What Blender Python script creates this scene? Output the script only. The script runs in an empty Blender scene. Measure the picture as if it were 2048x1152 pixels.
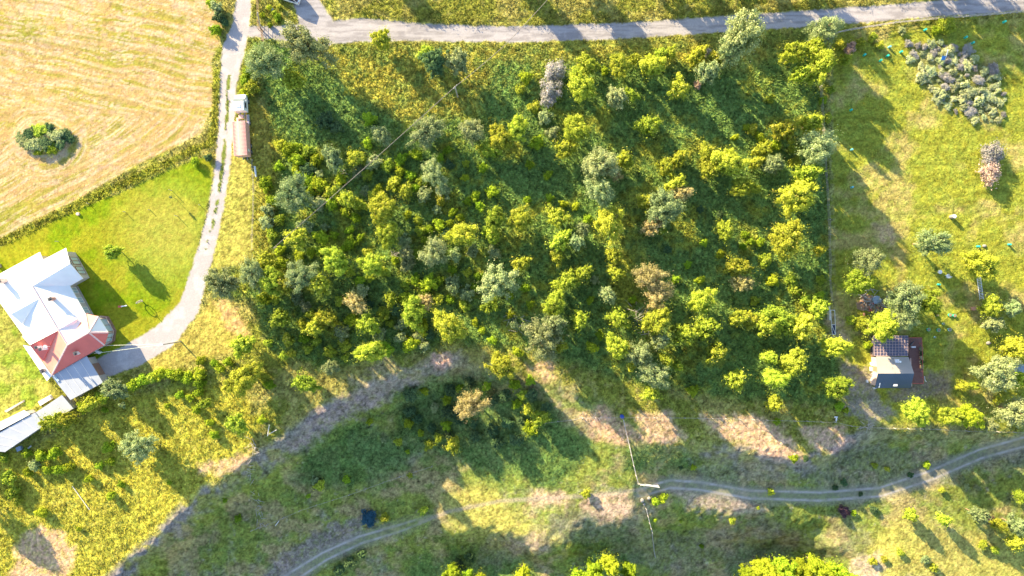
import bpy, math, random
import numpy as np
from mathutils import Vector, Matrix

# ------------------------------------------------------------------ camera, sky, sun, exposure
scene = bpy.context.scene
H = 136.5                      # camera height in metres; 10 photo pixels per metre on level ground
SUN_EL = math.radians(20.5)
SH = Vector((0.69, -0.724, 0)).normalized()      # the way shadows fall

cam_d = bpy.data.cameras.new("camera")
cam = bpy.data.objects.new("camera", cam_d)
scene.collection.objects.link(cam)
cam.location = (0, 0, H)
cam.rotation_euler = (0, 0, 0)
cam_d.sensor_width = 36
cam_d.lens = 24.0
cam_d.clip_end = 3000
scene.camera = cam

w = bpy.data.worlds.new("World")
scene.world = w
w.use_nodes = True
nt = w.node_tree
nt.nodes.clear()
wo = nt.nodes.new("ShaderNodeOutputWorld")
bg = nt.nodes.new("ShaderNodeBackground")
sky = nt.nodes.new("ShaderNodeTexSky")
sky.sky_type = 'NISHITA'
sky.sun_disc = False
sky.sun_elevation = SUN_EL
sun_az = math.atan2(-SH.x, -SH.y)                # clockwise from +Y
sky.sun_rotation = sun_az
sky.air_density = 1.0
sky.dust_density = 0.6
nt.links.new(sky.outputs[0], bg.inputs[0])
bg.inputs[1].default_value = 0.125
nt.links.new(bg.outputs[0], wo.inputs[0])

sd = bpy.data.lights.new("sun", 'SUN')
sd.energy = 5.0
sd.angle = math.radians(0.5)
sd.color = (1.0, 0.83, 0.50)
so = bpy.data.objects.new("sun", sd)
scene.collection.objects.link(so)
ldir = Vector((SH.x * math.cos(SUN_EL), SH.y * math.cos(SUN_EL), -math.sin(SUN_EL)))
so.rotation_euler = ldir.to_track_quat('-Z', 'Y').to_euler()
so.location = (-60, 60, 80)

scene.view_settings.view_transform = 'Standard'
scene.view_settings.look = 'None'
scene.view_settings.gamma = 1
scene.view_settings.exposure = 1.75
scene.render.engine = 'CYCLES'
scene.cycles.max_bounces = 5
scene.cycles.diffuse_bounces = 3
scene.cycles.transmission_bounces = 3
scene.cycles.use_denoising = True

rng = np.random.default_rng(7)
random.seed(7)

# ------------------------------------------------------------------ numpy noise
_tabs = {}
def vnoise(x, y, seed=0):
    if seed not in _tabs:
        _tabs[seed] = np.random.default_rng(1000 + seed).random((256, 256))
    T = _tabs[seed]
    xi = np.floor(x).astype(int); yi = np.floor(y).astype(int)
    fx = x - xi; fy = y - yi
    fx = fx * fx * (3 - 2 * fx); fy = fy * fy * (3 - 2 * fy)
    a = T[xi & 255, yi & 255]; b = T[(xi + 1) & 255, yi & 255]
    c = T[xi & 255, (yi + 1) & 255]; d = T[(xi + 1) & 255, (yi + 1) & 255]
    return (a * (1 - fx) + b * fx) * (1 - fy) + (c * (1 - fx) + d * fx) * fy
def fbm(x, y, seed=0, oct=4):
    s = 0; a = 0.5; t = 0
    for i in range(oct):
        s = s + a * vnoise(x * 2 ** i + 17 * i, y * 2 ** i + 31 * i, seed + i); t += a; a *= 0.55
    return s / t
def sstep(a, b, x):
    t = np.clip((x - a) / (b - a), 0, 1)
    return t * t * (3 - 2 * t)
def dist_line(px, py, pts):
    """distance to a polyline, and the polyline parameter of the nearest point"""
    best = np.full(np.shape(px), 1e9); par = np.zeros(np.shape(px))
    for i in range(len(pts) - 1):
        ax, ay = pts[i][:2]; bx, by = pts[i + 1][:2]
        dx, dy = bx - ax, by - ay
        t = np.clip(((px - ax) * dx + (py - ay) * dy) / (dx * dx + dy * dy + 1e-9), 0, 1)
        d = np.hypot(px - ax - t * dx, py - ay - t * dy)
        m = d < best
        best = np.where(m, d, best); par = np.where(m, i + t, par)
    return best, par
def sd_poly(px, py, pts):
    """signed distance to a polygon, negative inside"""
    d, _ = dist_line(px, py, list(pts) + [pts[0]])
    inside = np.zeros(np.shape(px), bool)
    n = len(pts)
    for i in range(n):
        x1, y1 = pts[i]; x2, y2 = pts[(i + 1) % n]
        c = ((y1 > py) != (y2 > py)) & (px < (x2 - x1) * (py - y1) / ((y2 - y1) if y2 != y1 else 1e-9) + x1)
        inside ^= c
    return np.where(inside, -d, d)

# ------------------------------------------------------------------ terrain
BANK = [(-2500, 2200), (-300, 1500), (120, 1230), (240, 1135), (335, 1045), (375, 1000), (495, 925), (560, 880), (640, 820), (740, 770),
        (900, 715), (1000, 718), (1100, 735), (1230, 790), (1300, 850), (1370, 882), (1480, 893), (1610, 915),
        (1660, 900), (1705, 868), (1780, 852), (1900, 858), (2100, 862), (2500, 870), (5000, 900)]
SHADE_STEP = [(-2500, 1400), (500, 1210), (700, 1120), (900, 1095), (1080, 1072), (1250, 1048), (1400, 1036), (1540, 1034), (1680, 1062), (1750, 1120), (1830, 1230), (5000, 1900)]
BX = [p[0] for p in BANK]; BY = [p[1] for p in BANK]
MAIN_ROAD = [(478, 62), (560, 66), (640, 66), (720, 60), (860, 65), (1024, 69), (1240, 62), (1480, 46), (1740, 28), (2048, 5), (2600, -40), (4500, -200)]
SPUR = [(640, 62), (615, 10), (590, -60), (560, -300)]
DRIVE = [(490, -400), (488, 0), (482, 50), (466, 105), (457, 165), (453, 250), (446, 330), (432, 420), (415, 490), (398, 550), (378, 615), (330, 672), (262, 712), (205, 735)]
DRIVE_W = [14, 14, 17, 22, 16, 15, 14, 14, 16, 17, 20, 25, 24, 20]
TRACK = [(1282, 985), (1340, 968), (1400, 972), (1500, 989), (1640, 993), (1760, 984), (1860, 951), (1960, 908), (2048, 884), (2400, 800)]
TRACK2 = [(540, 1185), (590, 1150), (650, 1112), (720, 1080), (800, 1056), (860, 1035)]
PATH = [(840, 1044), (900, 1022), (1000, 1002), (1100, 996), (1200, 990), (1290, 978)]

def height(x, y):
    x = np.asarray(x, float); y = np.asarray(y, float)
    px = x * 10 + 1024; py = 576 - y * 10
    d, _ = dist_line(px, py, BANK)
    wob = (fbm(px / 45, py / 45, 40, 3) - .5) * 26
    s = np.where(py > np.interp(px, BX, BY), d, -d) + wob
    s = s / 10
    D = np.interp(px, [-300, 850, 1000, 1100, 1270, 1380, 1700, 1900, 2500], [7.5, 7.0, 3.2, 1.0, 1.0, 4.2, 5.2, 4.2, 4.0])
    W = np.interp(px, [850, 1050, 1250, 1400], [7, 13, 13, 6])
    sl = np.interp(px, [0, 900, 1100, 1300, 1650, 1830], [.20, .20, .20, .20, .19, .05])
    z = -D * sstep(0, 1, np.clip(s / W, 0, 1)) - sl * np.clip(s - W * .6, 0, 35)
    d2, _ = dist_line(px, py, SHADE_STEP)
    s2 = (np.where(py > np.interp(px, [p[0] for p in SHADE_STEP], [p[1] for p in SHADE_STEP]), d2, -d2) + wob * 1.8 + (fbm(px / 140, py / 140, 44, 2) - .5) * 60) / 10
    z = z - np.interp(px, [500, 850, 1000, 1600, 1700, 1790], [0, 4, 8.0, 8.0, 6, 0]) * sstep(0, 1, np.clip(s2 / 13, 0, 1))  # second drop, added so that its shade covers the foot of the hillside
    z = z + 0.8 * np.exp(-(((px - 90) / 50) ** 2 + ((py - 280) / 25) ** 2) * 1.5)
    z = z + 0.5 * (fbm(px / 260, py / 260, 3, 2) - .5) * sstep(0, 60, np.abs(py - 60))
    return z
def hz(x, y):
    return float(height(np.array([x]), np.array([y]))[0])

def W3(px, py, z):                       # the point at height z that stands over this spot of the survey photo
    k = (H - z) / H / 10
    return Vector(((px - 1024) * k, (576 - py) * k, z))
def G(px, py, dz=0.0):                   # the point on the terrain
    z = 0.0
    for _ in range(6):
        v = W3(px, py, z); z = hz(v.x, v.y)
    v = W3(px, py, z); v.z = z + dz
    return v
def GZ(px, py, dz):                      # a thing whose top (dz above ground) shows at the spot: its foot
    v = G(px, py)
    for _ in range(4):
        v = W3(px, py, hz(v.x, v.y) + dz)
    return Vector((v.x, v.y, hz(v.x, v.y)))

# ------------------------------------------------------------------ ground colours (albedo)
FIELD = [(-2500, -600), (425, -600), (432, 0), (447, 40), (440, 90), (424, 120), (428, 160), (425, 215), (402, 268), (330, 305), (250, 345), (180, 385), (70, 440), (0, 478), (-300, 620), (-2500, 1700)]
LAWN = [(-200, 590), (0, 492), (110, 435), (240, 385), (340, 340), (425, 305), (424, 360), (408, 440), (388, 530), (368, 600), (320, 655), (250, 705), (190, 735), (120, 700), (0, 560), (-200, 600)]
WOOD = [(500, 80), (700, 90), (960, 90), (1200, 88), (1500, 75), (1640, 60), (1655, 300), (1665, 600), (1690, 720), (1700, 810), (1450, 800), (1240, 760), (1060, 700), (900, 690), (760, 720), (640, 740), (540, 700), (500, 600), (430, 600), (430, 545), (500, 520), (530, 420), (545, 300)]
GARDEN = [(1660, 68), (2500, 0), (2500, 860), (1690, 850), (1660, 600)]
DARK_GREEN = [[(800, 790), (870, 745), (960, 760), (1100, 800), (1180, 900), (1150, 960), (1000, 975), (880, 930), (800, 870)],
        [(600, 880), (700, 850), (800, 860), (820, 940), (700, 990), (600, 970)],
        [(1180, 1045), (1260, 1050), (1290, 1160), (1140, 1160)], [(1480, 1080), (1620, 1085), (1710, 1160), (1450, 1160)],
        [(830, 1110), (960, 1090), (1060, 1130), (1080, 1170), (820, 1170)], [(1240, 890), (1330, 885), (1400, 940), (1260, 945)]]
LILAC = [(1818, 88), (1870, 82), (1925, 98), (1985, 140), (2005, 190), (2008, 240), (1975, 248), (1930, 228), (1880, 205), (1848, 160), (1822, 125)]
BARE_AND_SUNLIT = [([(40, 1080), (80, 1050), (120, 1060), (150, 1100), (130, 1160), (20, 1160)], (.62, .40, .30)),
        ([(400, 925), (440, 915), (505, 905), (500, 930), (430, 950), (395, 945)], (.60, .40, .28)),
        ([(660, 790), (740, 750), (850, 715), (925, 690), (930, 725), (860, 745), (780, 775), (750, 805), (660, 825)], (.40, .31, .28)),
        ([(865, 712), (895, 700), (905, 722), (880, 735)], (.68, .43, .33)),
        ([(620, 830), (670, 800), (760, 795), (750, 815), (680, 840), (600, 910), (570, 905)], (.30, .25, .26)),
        ([(1055, 735), (1100, 725), (1120, 760), (1090, 775)], (.62, .42, .28)),
        ([(1150, 830), (1200, 815), (1260, 840), (1300, 880), (1240, 890), (1180, 870)], (.64, .41, .28)),
        ([(1260, 825), (1340, 825), (1375, 872), (1340, 888), (1280, 870)], (.62, .42, .30)),
        ([(1400, 830), (1520, 835), (1590, 880), (1610, 918), (1560, 925), (1500, 895), (1420, 865)], (.66, .44, .32)),
        ([(1600, 860), (1690, 850), (1705, 885), (1660, 910), (1620, 895)], (.62, .42, .32)),
        ([(1180, 985), (1250, 985), (1265, 1030), (1200, 1045), (1160, 1015)], (.60, .42, .32)),
        ([(1060, 980), (1130, 985), (1130, 1010), (1070, 1015)], (.56, .40, .30)),
        ([(1330, 975), (1480, 990), (1540, 1020), (1480, 1030), (1380, 1020)], (.52, .40, .32)),
        ([(1680, 720), (1735, 730), (1760, 790), (1790, 830), (1740, 850), (1690, 830), (1680, 780)], (.30, .26, .26)),
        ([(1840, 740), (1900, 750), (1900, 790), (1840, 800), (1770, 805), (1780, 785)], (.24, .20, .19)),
        ([(520, 1160), (560, 1110), (640, 1060), (720, 1035), (730, 1070), (650, 1110), (560, 1160)], (.26, .22, .23)),
        ([(1700, 1120), (1760, 1110), (1770, 1160), (1690, 1160)], (.50, .42, .35)),
        ([(440, 600), (475, 620), (500, 670), (480, 680), (445, 640)], (.58, .38, .20)),
        ([(1655, 610), (1690, 650), (1700, 690), (1675, 690), (1655, 650)], (.52, .40, .28)),
        ([(1752, 455), (1780, 450), (1800, 475), (1790, 490), (1765, 480)], (.45, .33, .22)),
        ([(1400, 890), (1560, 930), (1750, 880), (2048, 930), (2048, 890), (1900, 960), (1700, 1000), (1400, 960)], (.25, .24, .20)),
        ([(263, 462), (275, 456), (286, 468), (274, 480)], (.60, .42, .30)),
        ([(348, 403), (380, 410), (412, 402), (405, 428), (370, 420)], (.45, .34, .13)),
        ([(1010, 1085), (1080, 1070), (1100, 1100), (1020, 1100)], (.45, .34, .26)),
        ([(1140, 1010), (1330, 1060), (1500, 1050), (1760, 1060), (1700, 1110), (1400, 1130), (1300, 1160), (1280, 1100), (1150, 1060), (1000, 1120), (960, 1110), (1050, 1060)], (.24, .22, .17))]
STRIP_LINES = [[(434, 150), (434, 220), (420, 285), (330, 328), (240, 372), (150, 415), (0, 486), (-200, 580)]]

def lerp(c, d, m):
    return c * (1 - m[..., None]) + np.asarray(d) * m[..., None]

def ground_color(px, py):
    """albedo of the ground, plus masks: grass height factor, road kind (0 none, 1 road, 2 drive, 3 track)"""
    n1 = fbm(px / 60, py / 60, 11, 4); n2 = fbm(px / 14, py / 14, 12, 4); n3 = fbm(px / 150, py / 150, 13, 3)
    n4 = fbm(px / 5, py / 5, 15, 3)
    e = (n2 - .5) * 14
    e2 = (fbm(px / 55, py / 40, 17, 3) - .5) * 90
    c = np.zeros(px.shape + (3,)) + np.array((.255, .265, .045))
    c = lerp(c, (.34, .31, .085), sstep(.45, .62, n1))
    c = lerp(c, (.42, .37, .12), sstep(.56, .72, n2) * .6)
    gh = np.ones(px.shape)
    # rough verge north and south of the road: flowering tall grass
    # wood floor
    m = sstep(12, -18, sd_poly(px, py, WOOD) + e)
    wf = lerp(np.zeros(px.shape + (3,)) + np.array((.175, .27, .07)), (.33, .35, .055), sstep(.50, .70, n2 * .35 + n1 * .65))
    c = lerp(c, 0, m) + wf * m[..., None]
    gh = gh * (1 + m * .5)
    # north meadow of the wood: yellow dry flowers
    NM = [(560, 88), (1640, 70), (1500, 150), (1200, 130), (1000, 130), (960, 230), (820, 260), (700, 190), (640, 140)]
    m = sstep(10, -25, sd_poly(px, py, NM) + e * 1.5)
    c = lerp(c, (.42, .385, .07), m * (.35 + .65 * sstep(.35, .65, n2)))
    WN = [(500, 200), (530, 220), (560, 330), (555, 420), (540, 500), (505, 520), (515, 400), (500, 300)]
    m = sstep(8, -8, sd_poly(px, py, WN) + e)
    c = lerp(c, (.44, .38, .06), m * .7)
    # garden right
    m = sstep(8, -12, sd_poly(px, py, GARDEN) + e * .6)
    g = np.zeros(px.shape + (3,)) + np.array((.29, .30, .04))
    g = lerp(g, (.40, .34, .11), sstep(.48, .68, n1))
    g = lerp(g, (.26, .31, .05), sstep(.55, .4, n2) * .5)
    c = lerp(c, 0, m) + g * m[..., None]
    gh = gh * (1 - .35 * m)
    # lower left meadow
    LL = [(-500, 880), (60, 900), (220, 790), (480, 760), (520, 860), (500, 920), (330, 1060), (230, 1160), (-500, 1400)]
    m = sstep(10, -15, sd_poly(px, py, LL) + e)
    c = lerp(c, (.46, .42, .055), m * (.6 + .3 * sstep(.4, .6, n1)))
    m = sstep(6, -8, sd_poly(px, py, [(425, 330), (470, 300), (505, 330), (505, 520), (420, 545)]) + e * .3)
    c = lerp(c, (.40, .36, .08), m * .8); gh = gh * (1 - .6 * m)
    m = sstep(8, -8, sd_poly(px, py, [(300, 720), (380, 655), (420, 600), (460, 610), (500, 680), (480, 700), (400, 720), (300, 745)]) + e * .5)
    c = lerp(c, (.42, .34, .075), m * .8); gh = gh * (1 - .6 * m)
    # hillside below the bank
    d, _ = dist_line(px, py, BANK)
    s = np.where(py > np.interp(px, BX, BY), d, -d)
    m = sstep(5, 40, s + e)
    hs = np.zeros(px.shape + (3,)) + np.array((.22, .25, .05))
    hs = lerp(hs, (.32, .265, .115), sstep(.45, .62, n1))
    hs = lerp(hs, (.17, .22, .05), sstep(.5, .66, fbm(px / 26, py / 18, 47, 4)) * .75)
    hs = lerp(hs, (.33, .29, .20), sstep(.62, .78, n4 * .5 + n2 * .5) * .6)
    hs = lerp(hs, (.235, .215, .175), sstep(.50, .70, n3 * .6 + n2 * .4) * .5)
    c = lerp(c, 0, m) + hs * m[..., None]
    gh = gh * (1 - .55 * m)
    for poly in DARK_GREEN:  # darker green patches with taller grass
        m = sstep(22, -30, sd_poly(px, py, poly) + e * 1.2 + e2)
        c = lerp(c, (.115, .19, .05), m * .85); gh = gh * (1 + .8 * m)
    # sunlit patches of the hillside grass, sunlight painted in as yellow
    for poly in ([(880, 985), (960, 960), (1050, 1030), (1110, 1080), (1000, 1100), (900, 1060)], [(1740, 1080), (1800, 1010), (2060, 1100), (2060, 1170), (1720, 1170)]):
        m = sstep(20, -30, sd_poly(px, py, poly) + e + e2 * .6)
        c = lerp(c, (.40, .36, .09), m * .85)
    # rocky bank face
    rock = (.25 + .75 * sstep(.36, .52, fbm(px / 34, py / 24, 49, 3))) * sstep(-14, 4, s + e) * sstep(46, 16, s + e * 3) * np.interp(px, [100, 240, 900, 1000, 1330, 1400, 1700, 1760, 2000], [.9, 1, .6, 0, 0, .8, .9, .4, .1])
    c = lerp(c, (.215, .185, .215), rock * .9); gh = gh * (1 - rock)
    # bare earth; the pale pink patches also paint in the sunlight on it
    for poly, col in BARE_AND_SUNLIT:
        mm = sstep(9, -9, sd_poly(px, py, poly) + e * 2.2 + e2 * (1 if len(poly) > 7 else .22)) * (.5 if len(poly) > 7 else .86) * (.55 + .45 * sstep(.3, .55, n4))
        c = lerp(c, (col[0] * .95, col[1] * .88, col[2] * .86), mm * .9); gh = gh * (1 - mm * .9)
    # hay field with windrows
    sf = sd_poly(px, py, FIELD)
    m = sstep(3, -5, sf + e * .4)
    dd = -sf
    wx = (fbm(px / 90, py / 90, 23, 2) - .5) * 22; wy = (fbm(px / 90, py / 90, 27, 2) - .5) * 22
    mound = np.hypot((px + wx - 85) / 1.35, (py + wy - 280) * 1.05)
    dB = np.clip((478 - py - .52 * px) * .89, -50, 900) + wy * .5; dR = np.clip(428 - px, -50, 900) + wx * .5
    low = -45 * np.log(np.exp(-dB / 45) + np.exp(-dR / 45))
    top = py - px * .22 + wy
    bl = sstep(-20, 60, py - 215 + wy * .6); br = sstep(105, 55, mound + wx * 1.6) * sstep(.30, .55, fbm(px / 50, py / 50, 34, 2))
    def streaks(q, f1, f2, sd, l1, l2): return fbm(q / f1, px / l1 + py / l2, sd, 3)
    def mixl(f, sd, l1, l2):
        v = streaks(top, f, 0, sd, l1, l2) * (1 - bl) + streaks(low, f, 0, sd + 50, l1, l2) * bl
        return v * (1 - br) + streaks(mound, f, 0, sd + 90, l1, l2) * br
    lines = mixl(8.0, 21, 90, 160); lines2 = mixl(2.8, 22, 30, 50)
    f = np.zeros(px.shape + (3,)) + np.array((.47, .335, .15))
    f = lerp(f, (.36, .32, .07), sstep(.46, .58, lines * .75 + n1 * .25) * .9)
    f = lerp(f, (.29, .29, .05), sstep(.56, .72, n1 * .7 + lines * .3) * .8)
    f = lerp(f, (.64, .52, .38), sstep(.50, .66, lines2) * .75)
    f = lerp(f, (.33, .22, .10), sstep(.56, .68, n2 * .25 + lines2 * .5 + n4 * .25) * .8)
    f = lerp(f, (.60, .46, .36), sstep(.55, .7, n3 * .5 + n2 * .5) * .5)
    def swath(qq, per): return sstep(.16, .04, np.abs(((qq / per) % 1.0) - .5))
    sw = (swath(top, 27) * (1 - bl) + swath(low, 25) * bl) * (1 - br) + swath(mound, 21) * br
    f = lerp(f, (.27, .25, .07), sw * sstep(.38, .55, fbm(px / 45, py / 45, 29, 3)) * .45)
    sw = (swath(top + 6, 27) * (1 - bl) + swath(low + 6, 25) * bl) * (1 - br) + swath(mound + 6, 21) * br
    f = lerp(f, (.68, .56, .42), sw * sstep(.38, .55, fbm(px / 35, py / 35, 30, 3)) * .35)
    f = f * np.array((.90, .86, .80))
    c = lerp(c, 0, m) + f * m[..., None]
    gh = np.where(m > .5, .25, gh); FM = m
    # lawn
    m = sstep(3, -4, sd_poly(px, py, LAWN) + e * .25)
    l = np.zeros(px.shape + (3,)) + np.array((.185, .255, .010))
    l = lerp(l, (.265, .27, .02), sstep(.42, .62, n1))
    l = lerp(l, (.40, .36, .09), sstep(160, 20, np.hypot(px - 340, py - 470)) * .5)
    c = lerp(c, 0, m) + l * m[..., None]
    gh = np.where(m > .5, .22, gh)
    m = sstep(6, -6, sd_poly(px, py, [(-300, 560), (0, 600), (100, 765), (120, 790), (0, 850), (-300, 1000)]) + e * .4)
    l = lerp(np.zeros(px.shape + (3,)) + np.array((.36, .35, .075)), (.25, .32, .04), sstep(.5, .64, n1))
    c = lerp(c, 0, m) + l * m[..., None]; gh = np.where(m > .5, .4, gh)
    # strip of long grass between the field and the lawn
    for ln in STRIP_LINES:
        d, t = dist_line(px, py, ln)
        m = sstep(11, 5, d + e * .5)
        c = lerp(c, (.30, .31, .035), m * .85); gh = gh + m * 1.2
    # soil under the lilac bed
    m = sstep(5, -10, sd_poly(px, py, LILAC) + e)
    c = lerp(c, (.22, .24, .09), m * .6)
    # worn paths
    d, _ = dist_line(px, py, [(1660, 70), (1662, 300), (1668, 600), (1675, 700), (1690, 800)])
    c = lerp(c, (.34, .32, .16), sstep(7, 2, d) * .4 * (n2 > .4))
    mot = fbm(px / 3.6, py / 3.6, 91, 3); mot2 = fbm(px / 9, py / 9, 95, 3)
    calm = np.where(FM > .5, .35, 1.0) * np.where(sd_poly(px, py, GARDEN) < 0, .6, 1) * np.where(sd_poly(px, py, LAWN) < 0, .5, 1)
    gl = fbm((py + (fbm(px / 90, py / 90, 97, 2) - .5) * 70) / 6.5, px / 110, 96, 2)
    c = c * (1 + ((mot - .5) * 1.5 + (mot2 - .5) * .8) * calm + (gl - .5) * .55 * (sd_poly(px, py, GARDEN) < 0))[..., None]
    # roads
    kind = np.zeros(px.shape, int)
    eg = (n2 - .5) * 5 + (n4 - .5) * 5
    d, t = dist_line(px, py, PATH)
    c = lerp(c, (.42, .34, .27), sstep(7, 1, np.abs(d) + eg * .6) * .55)
    for i, ln in enumerate((TRACK, TRACK2)):
        d, t = dist_line(px, py, ln)
        half = 7.5 if i == 0 else 8
        wid = np.interp(t, [0, 2, 6, 9], [1, 1, 1.15, 1.2]) if i == 0 else np.interp(t, [0, 2, 4, 5], [1.3, 1, .8, .5])
        body = sstep(24, 12, d + eg * 1.3)
        rut = sstep(3.6, .8, np.abs(d - half * wid) + eg * .35)
        a = np.interp(t, [0, .5, 8], [.3, 1, 1]) if i == 0 else np.interp(t, [0, 3, 5], [1, 1, .2])
        c = lerp(c, (.25, .235, .205), body * .5 * a)
        c = lerp(c, (.43, .385, .36), rut * (.45 + .5 * sstep(.35, .6, n2)) * a)
        gh = gh * (1 - body * a)
        kind = np.where(d < 12 * wid, 3, kind)
    d1, _ = dist_line(px, py, MAIN_ROAD); d2, t2 = dist_line(px, py, SPUR)
    hw1 = np.interp(px, [470, 560, 640, 700, 860, 1024], [9, 14, 20, 24, 16, 15.5])
    dm = np.minimum(d1 - hw1, d2 - np.interp(t2, [0, 1, 2], [34, 26, 26]))
    gr = np.zeros(px.shape + (3,)) + np.array((.40, .37, .385))
    gr = lerp(gr, (.29, .265, .275), sstep(.42, .65, fbm(px / 40, py / 4, 31, 3)))
    gr = lerp(gr, (.48, .44, .44), sstep(.6, .75, n4) * .4)
    m = sstep(2.5, -1.5, dm + eg)
    c = lerp(c, 0, m) + gr * m[..., None]; gh = gh * (1 - m); kind = np.where(dm + eg < 0, 1, kind)
    d, t = dist_line(px, py, DRIVE)
    hw = np.interp(t, range(len(DRIVE_W)), DRIVE_W)
    hw = hw
    m = sstep(2.5, -1.5, d - hw + eg)
    dr = lerp(np.zeros(px.shape + (3,)) + np.array((.43, .385, .39)), (.50, .455, .46), sstep(.5, .7, n2))
    c = lerp(c, 0, m) + dr * m[..., None]; gh = gh * (1 - m); kind = np.where(d - hw + eg < 0, 2, kind)
    mid = sstep(5, 2, d + eg * .7) * sstep(.42, .5, fbm(px / 14, py / 14, 33, 2)) * ((py > 150) & (py < 500))
    c = lerp(c, (.20, .24, .05), mid); gh = np.where(mid > .4, .9, gh)
    # thin gravel near the house
    global TEX
    TEX = np.where(FM > .5, .5, 1.0) * np.where(sd_poly(px, py, LAWN) < 0, .5, 1)
    return np.clip(c, .01, .9), np.clip(gh, 0, 2.5), kind

# ------------------------------------------------------------------ materials
def new_mat(name):
    m = bpy.data.materials.new(name); m.use_nodes = True
    n = m.node_tree; n.nodes.clear()
    o = n.nodes.new("ShaderNodeOutputMaterial")
    p = n.nodes.new("ShaderNodeBsdfPrincipled")
    n.links.new(p.outputs[0], o.inputs[0])
    return m, n, p, o

def mat(name, col, rough=.7, metal=0.0, var=.12, scale=3.0, bump=.0, spec=.5, wave=None):
    m, n, p, o = new_mat(name)
    tc = n.nodes.new("ShaderNodeTexCoord")
    ns = n.nodes.new("ShaderNodeTexNoise"); ns.inputs['Scale'].default_value = scale; ns.inputs['Detail'].default_value = 5
    n.links.new(tc.outputs['Object'], ns.inputs['Vector'])
    mx = n.nodes.new("ShaderNodeMix"); mx.data_type = 'RGBA'
    mx.inputs[6].default_value = (*[c * (1 - var) for c in col], 1)
    mx.inputs[7].default_value = (*[min(1, c * (1 + var)) for c in col], 1)
    rp = n.nodes.new("ShaderNodeMapRange"); rp.inputs[1].default_value = .3; rp.inputs[2].default_value = .7
    n.links.new(ns.outputs[0], rp.inputs[0]); n.links.new(rp.outputs[0], mx.inputs[0])
    n.links.new(mx.outputs[2], p.inputs['Base Color'])
    p.inputs['Roughness'].default_value = rough
    p.inputs['Metallic'].default_value = metal
    p.inputs['Specular IOR Level'].default_value = spec
    if wave:                                     # ribs or planks: (direction axis, ribs per metre, strength)
        wv = n.nodes.new("ShaderNodeTexWave"); wv.bands_direction = wave[0]
        wv.inputs['Scale'].default_value = wave[1] * .314; wv.inputs['Distortion'].default_value = 0
        n.links.new(tc.outputs['Object'], wv.inputs['Vector'])
        b = n.nodes.new("ShaderNodeBump"); b.inputs['Strength'].default_value = wave[2]; b.inputs['Distance'].default_value = .04
        n.links.new(wv.outputs['Fac'], b.inputs['Height']); n.links.new(b.outputs[0], p.inputs['Normal'])
    elif bump:
        b = n.nodes.new("ShaderNodeBump"); b.inputs['Strength'].default_value = bump; b.inputs['Distance'].default_value = .05
        n.links.new(ns.outputs[0], b.inputs['Height']); n.links.new(b.outputs[0], p.inputs['Normal'])
    return m

def ground_mat(name, rough=.95, sc=1.0, strength=1.0, dist=.22, contrast=.42):
    m, n, p, o = new_mat(name)
    at = n.nodes.new("ShaderNodeAttribute"); at.attribute_name = "Col"
    geo = n.nodes.new("ShaderNodeNewGeometry")
    a = n.nodes.new("ShaderNodeTexNoise"); a.inputs['Scale'].default_value = 2.6 * sc; a.inputs['Detail'].default_value = 6; a.inputs['Roughness'].default_value = .7
    b = n.nodes.new("ShaderNodeTexNoise"); b.inputs['Scale'].default_value = 1.1 * sc; b.inputs['Detail'].default_value = 4
    n.links.new(geo.outputs['Position'], a.inputs['Vector']); n.links.new(geo.outputs['Position'], b.inputs['Vector'])
    r = n.nodes.new("ShaderNodeMapRange"); r.inputs[1].default_value = .3; r.inputs[2].default_value = .7
    r.inputs[3].default_value = 1 - contrast; r.inputs[4].default_value = 1 + contrast
    n.links.new(a.outputs[0], r.inputs[0])
    s1 = n.nodes.new("ShaderNodeMath"); s1.operation = 'SUBTRACT'; s1.inputs[1].default_value = 1
    s2 = n.nodes.new("ShaderNodeMath"); s2.operation = 'MULTIPLY_ADD'; s2.inputs[2].default_value = 1
    n.links.new(r.outputs[0], s1.inputs[0]); n.links.new(s1.outputs[0], s2.inputs[0]); n.links.new(at.outputs['Alpha'], s2.inputs[1])
    vm = n.nodes.new("ShaderNodeVectorMath"); vm.operation = 'SCALE'
    n.links.new(at.outputs['Color'], vm.inputs[0]); n.links.new(s2.outputs[0], vm.inputs['Scale'])
    hs = n.nodes.new("ShaderNodeHueSaturation")
    r2 = n.nodes.new("ShaderNodeMapRange"); r2.inputs[1].default_value = .3; r2.inputs[2].default_value = .7
    r2.inputs[3].default_value = .485; r2.inputs[4].default_value = .515
    n.links.new(b.outputs[0], r2.inputs[0]); n.links.new(r2.outputs[0], hs.inputs['Hue'])
    n.links.new(vm.outputs[0], hs.inputs['Color']); n.links.new(hs.outputs[0], p.inputs['Base Color'])
    p.inputs['Roughness'].default_value = rough; p.inputs['Specular IOR Level'].default_value = 0
    bp = n.nodes.new("ShaderNodeBump"); ms = n.nodes.new("ShaderNodeMath"); ms.operation = 'MULTIPLY'; ms.inputs[1].default_value = strength; n.links.new(at.outputs['Alpha'], ms.inputs[0]); n.links.new(ms.outputs[0], bp.inputs['Strength']); bp.inputs['Distance'].default_value = dist
    n.links.new(a.outputs[0], bp.inputs['Height']); n.links.new(bp.outputs[0], p.inputs['Normal'])
    return m

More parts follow.
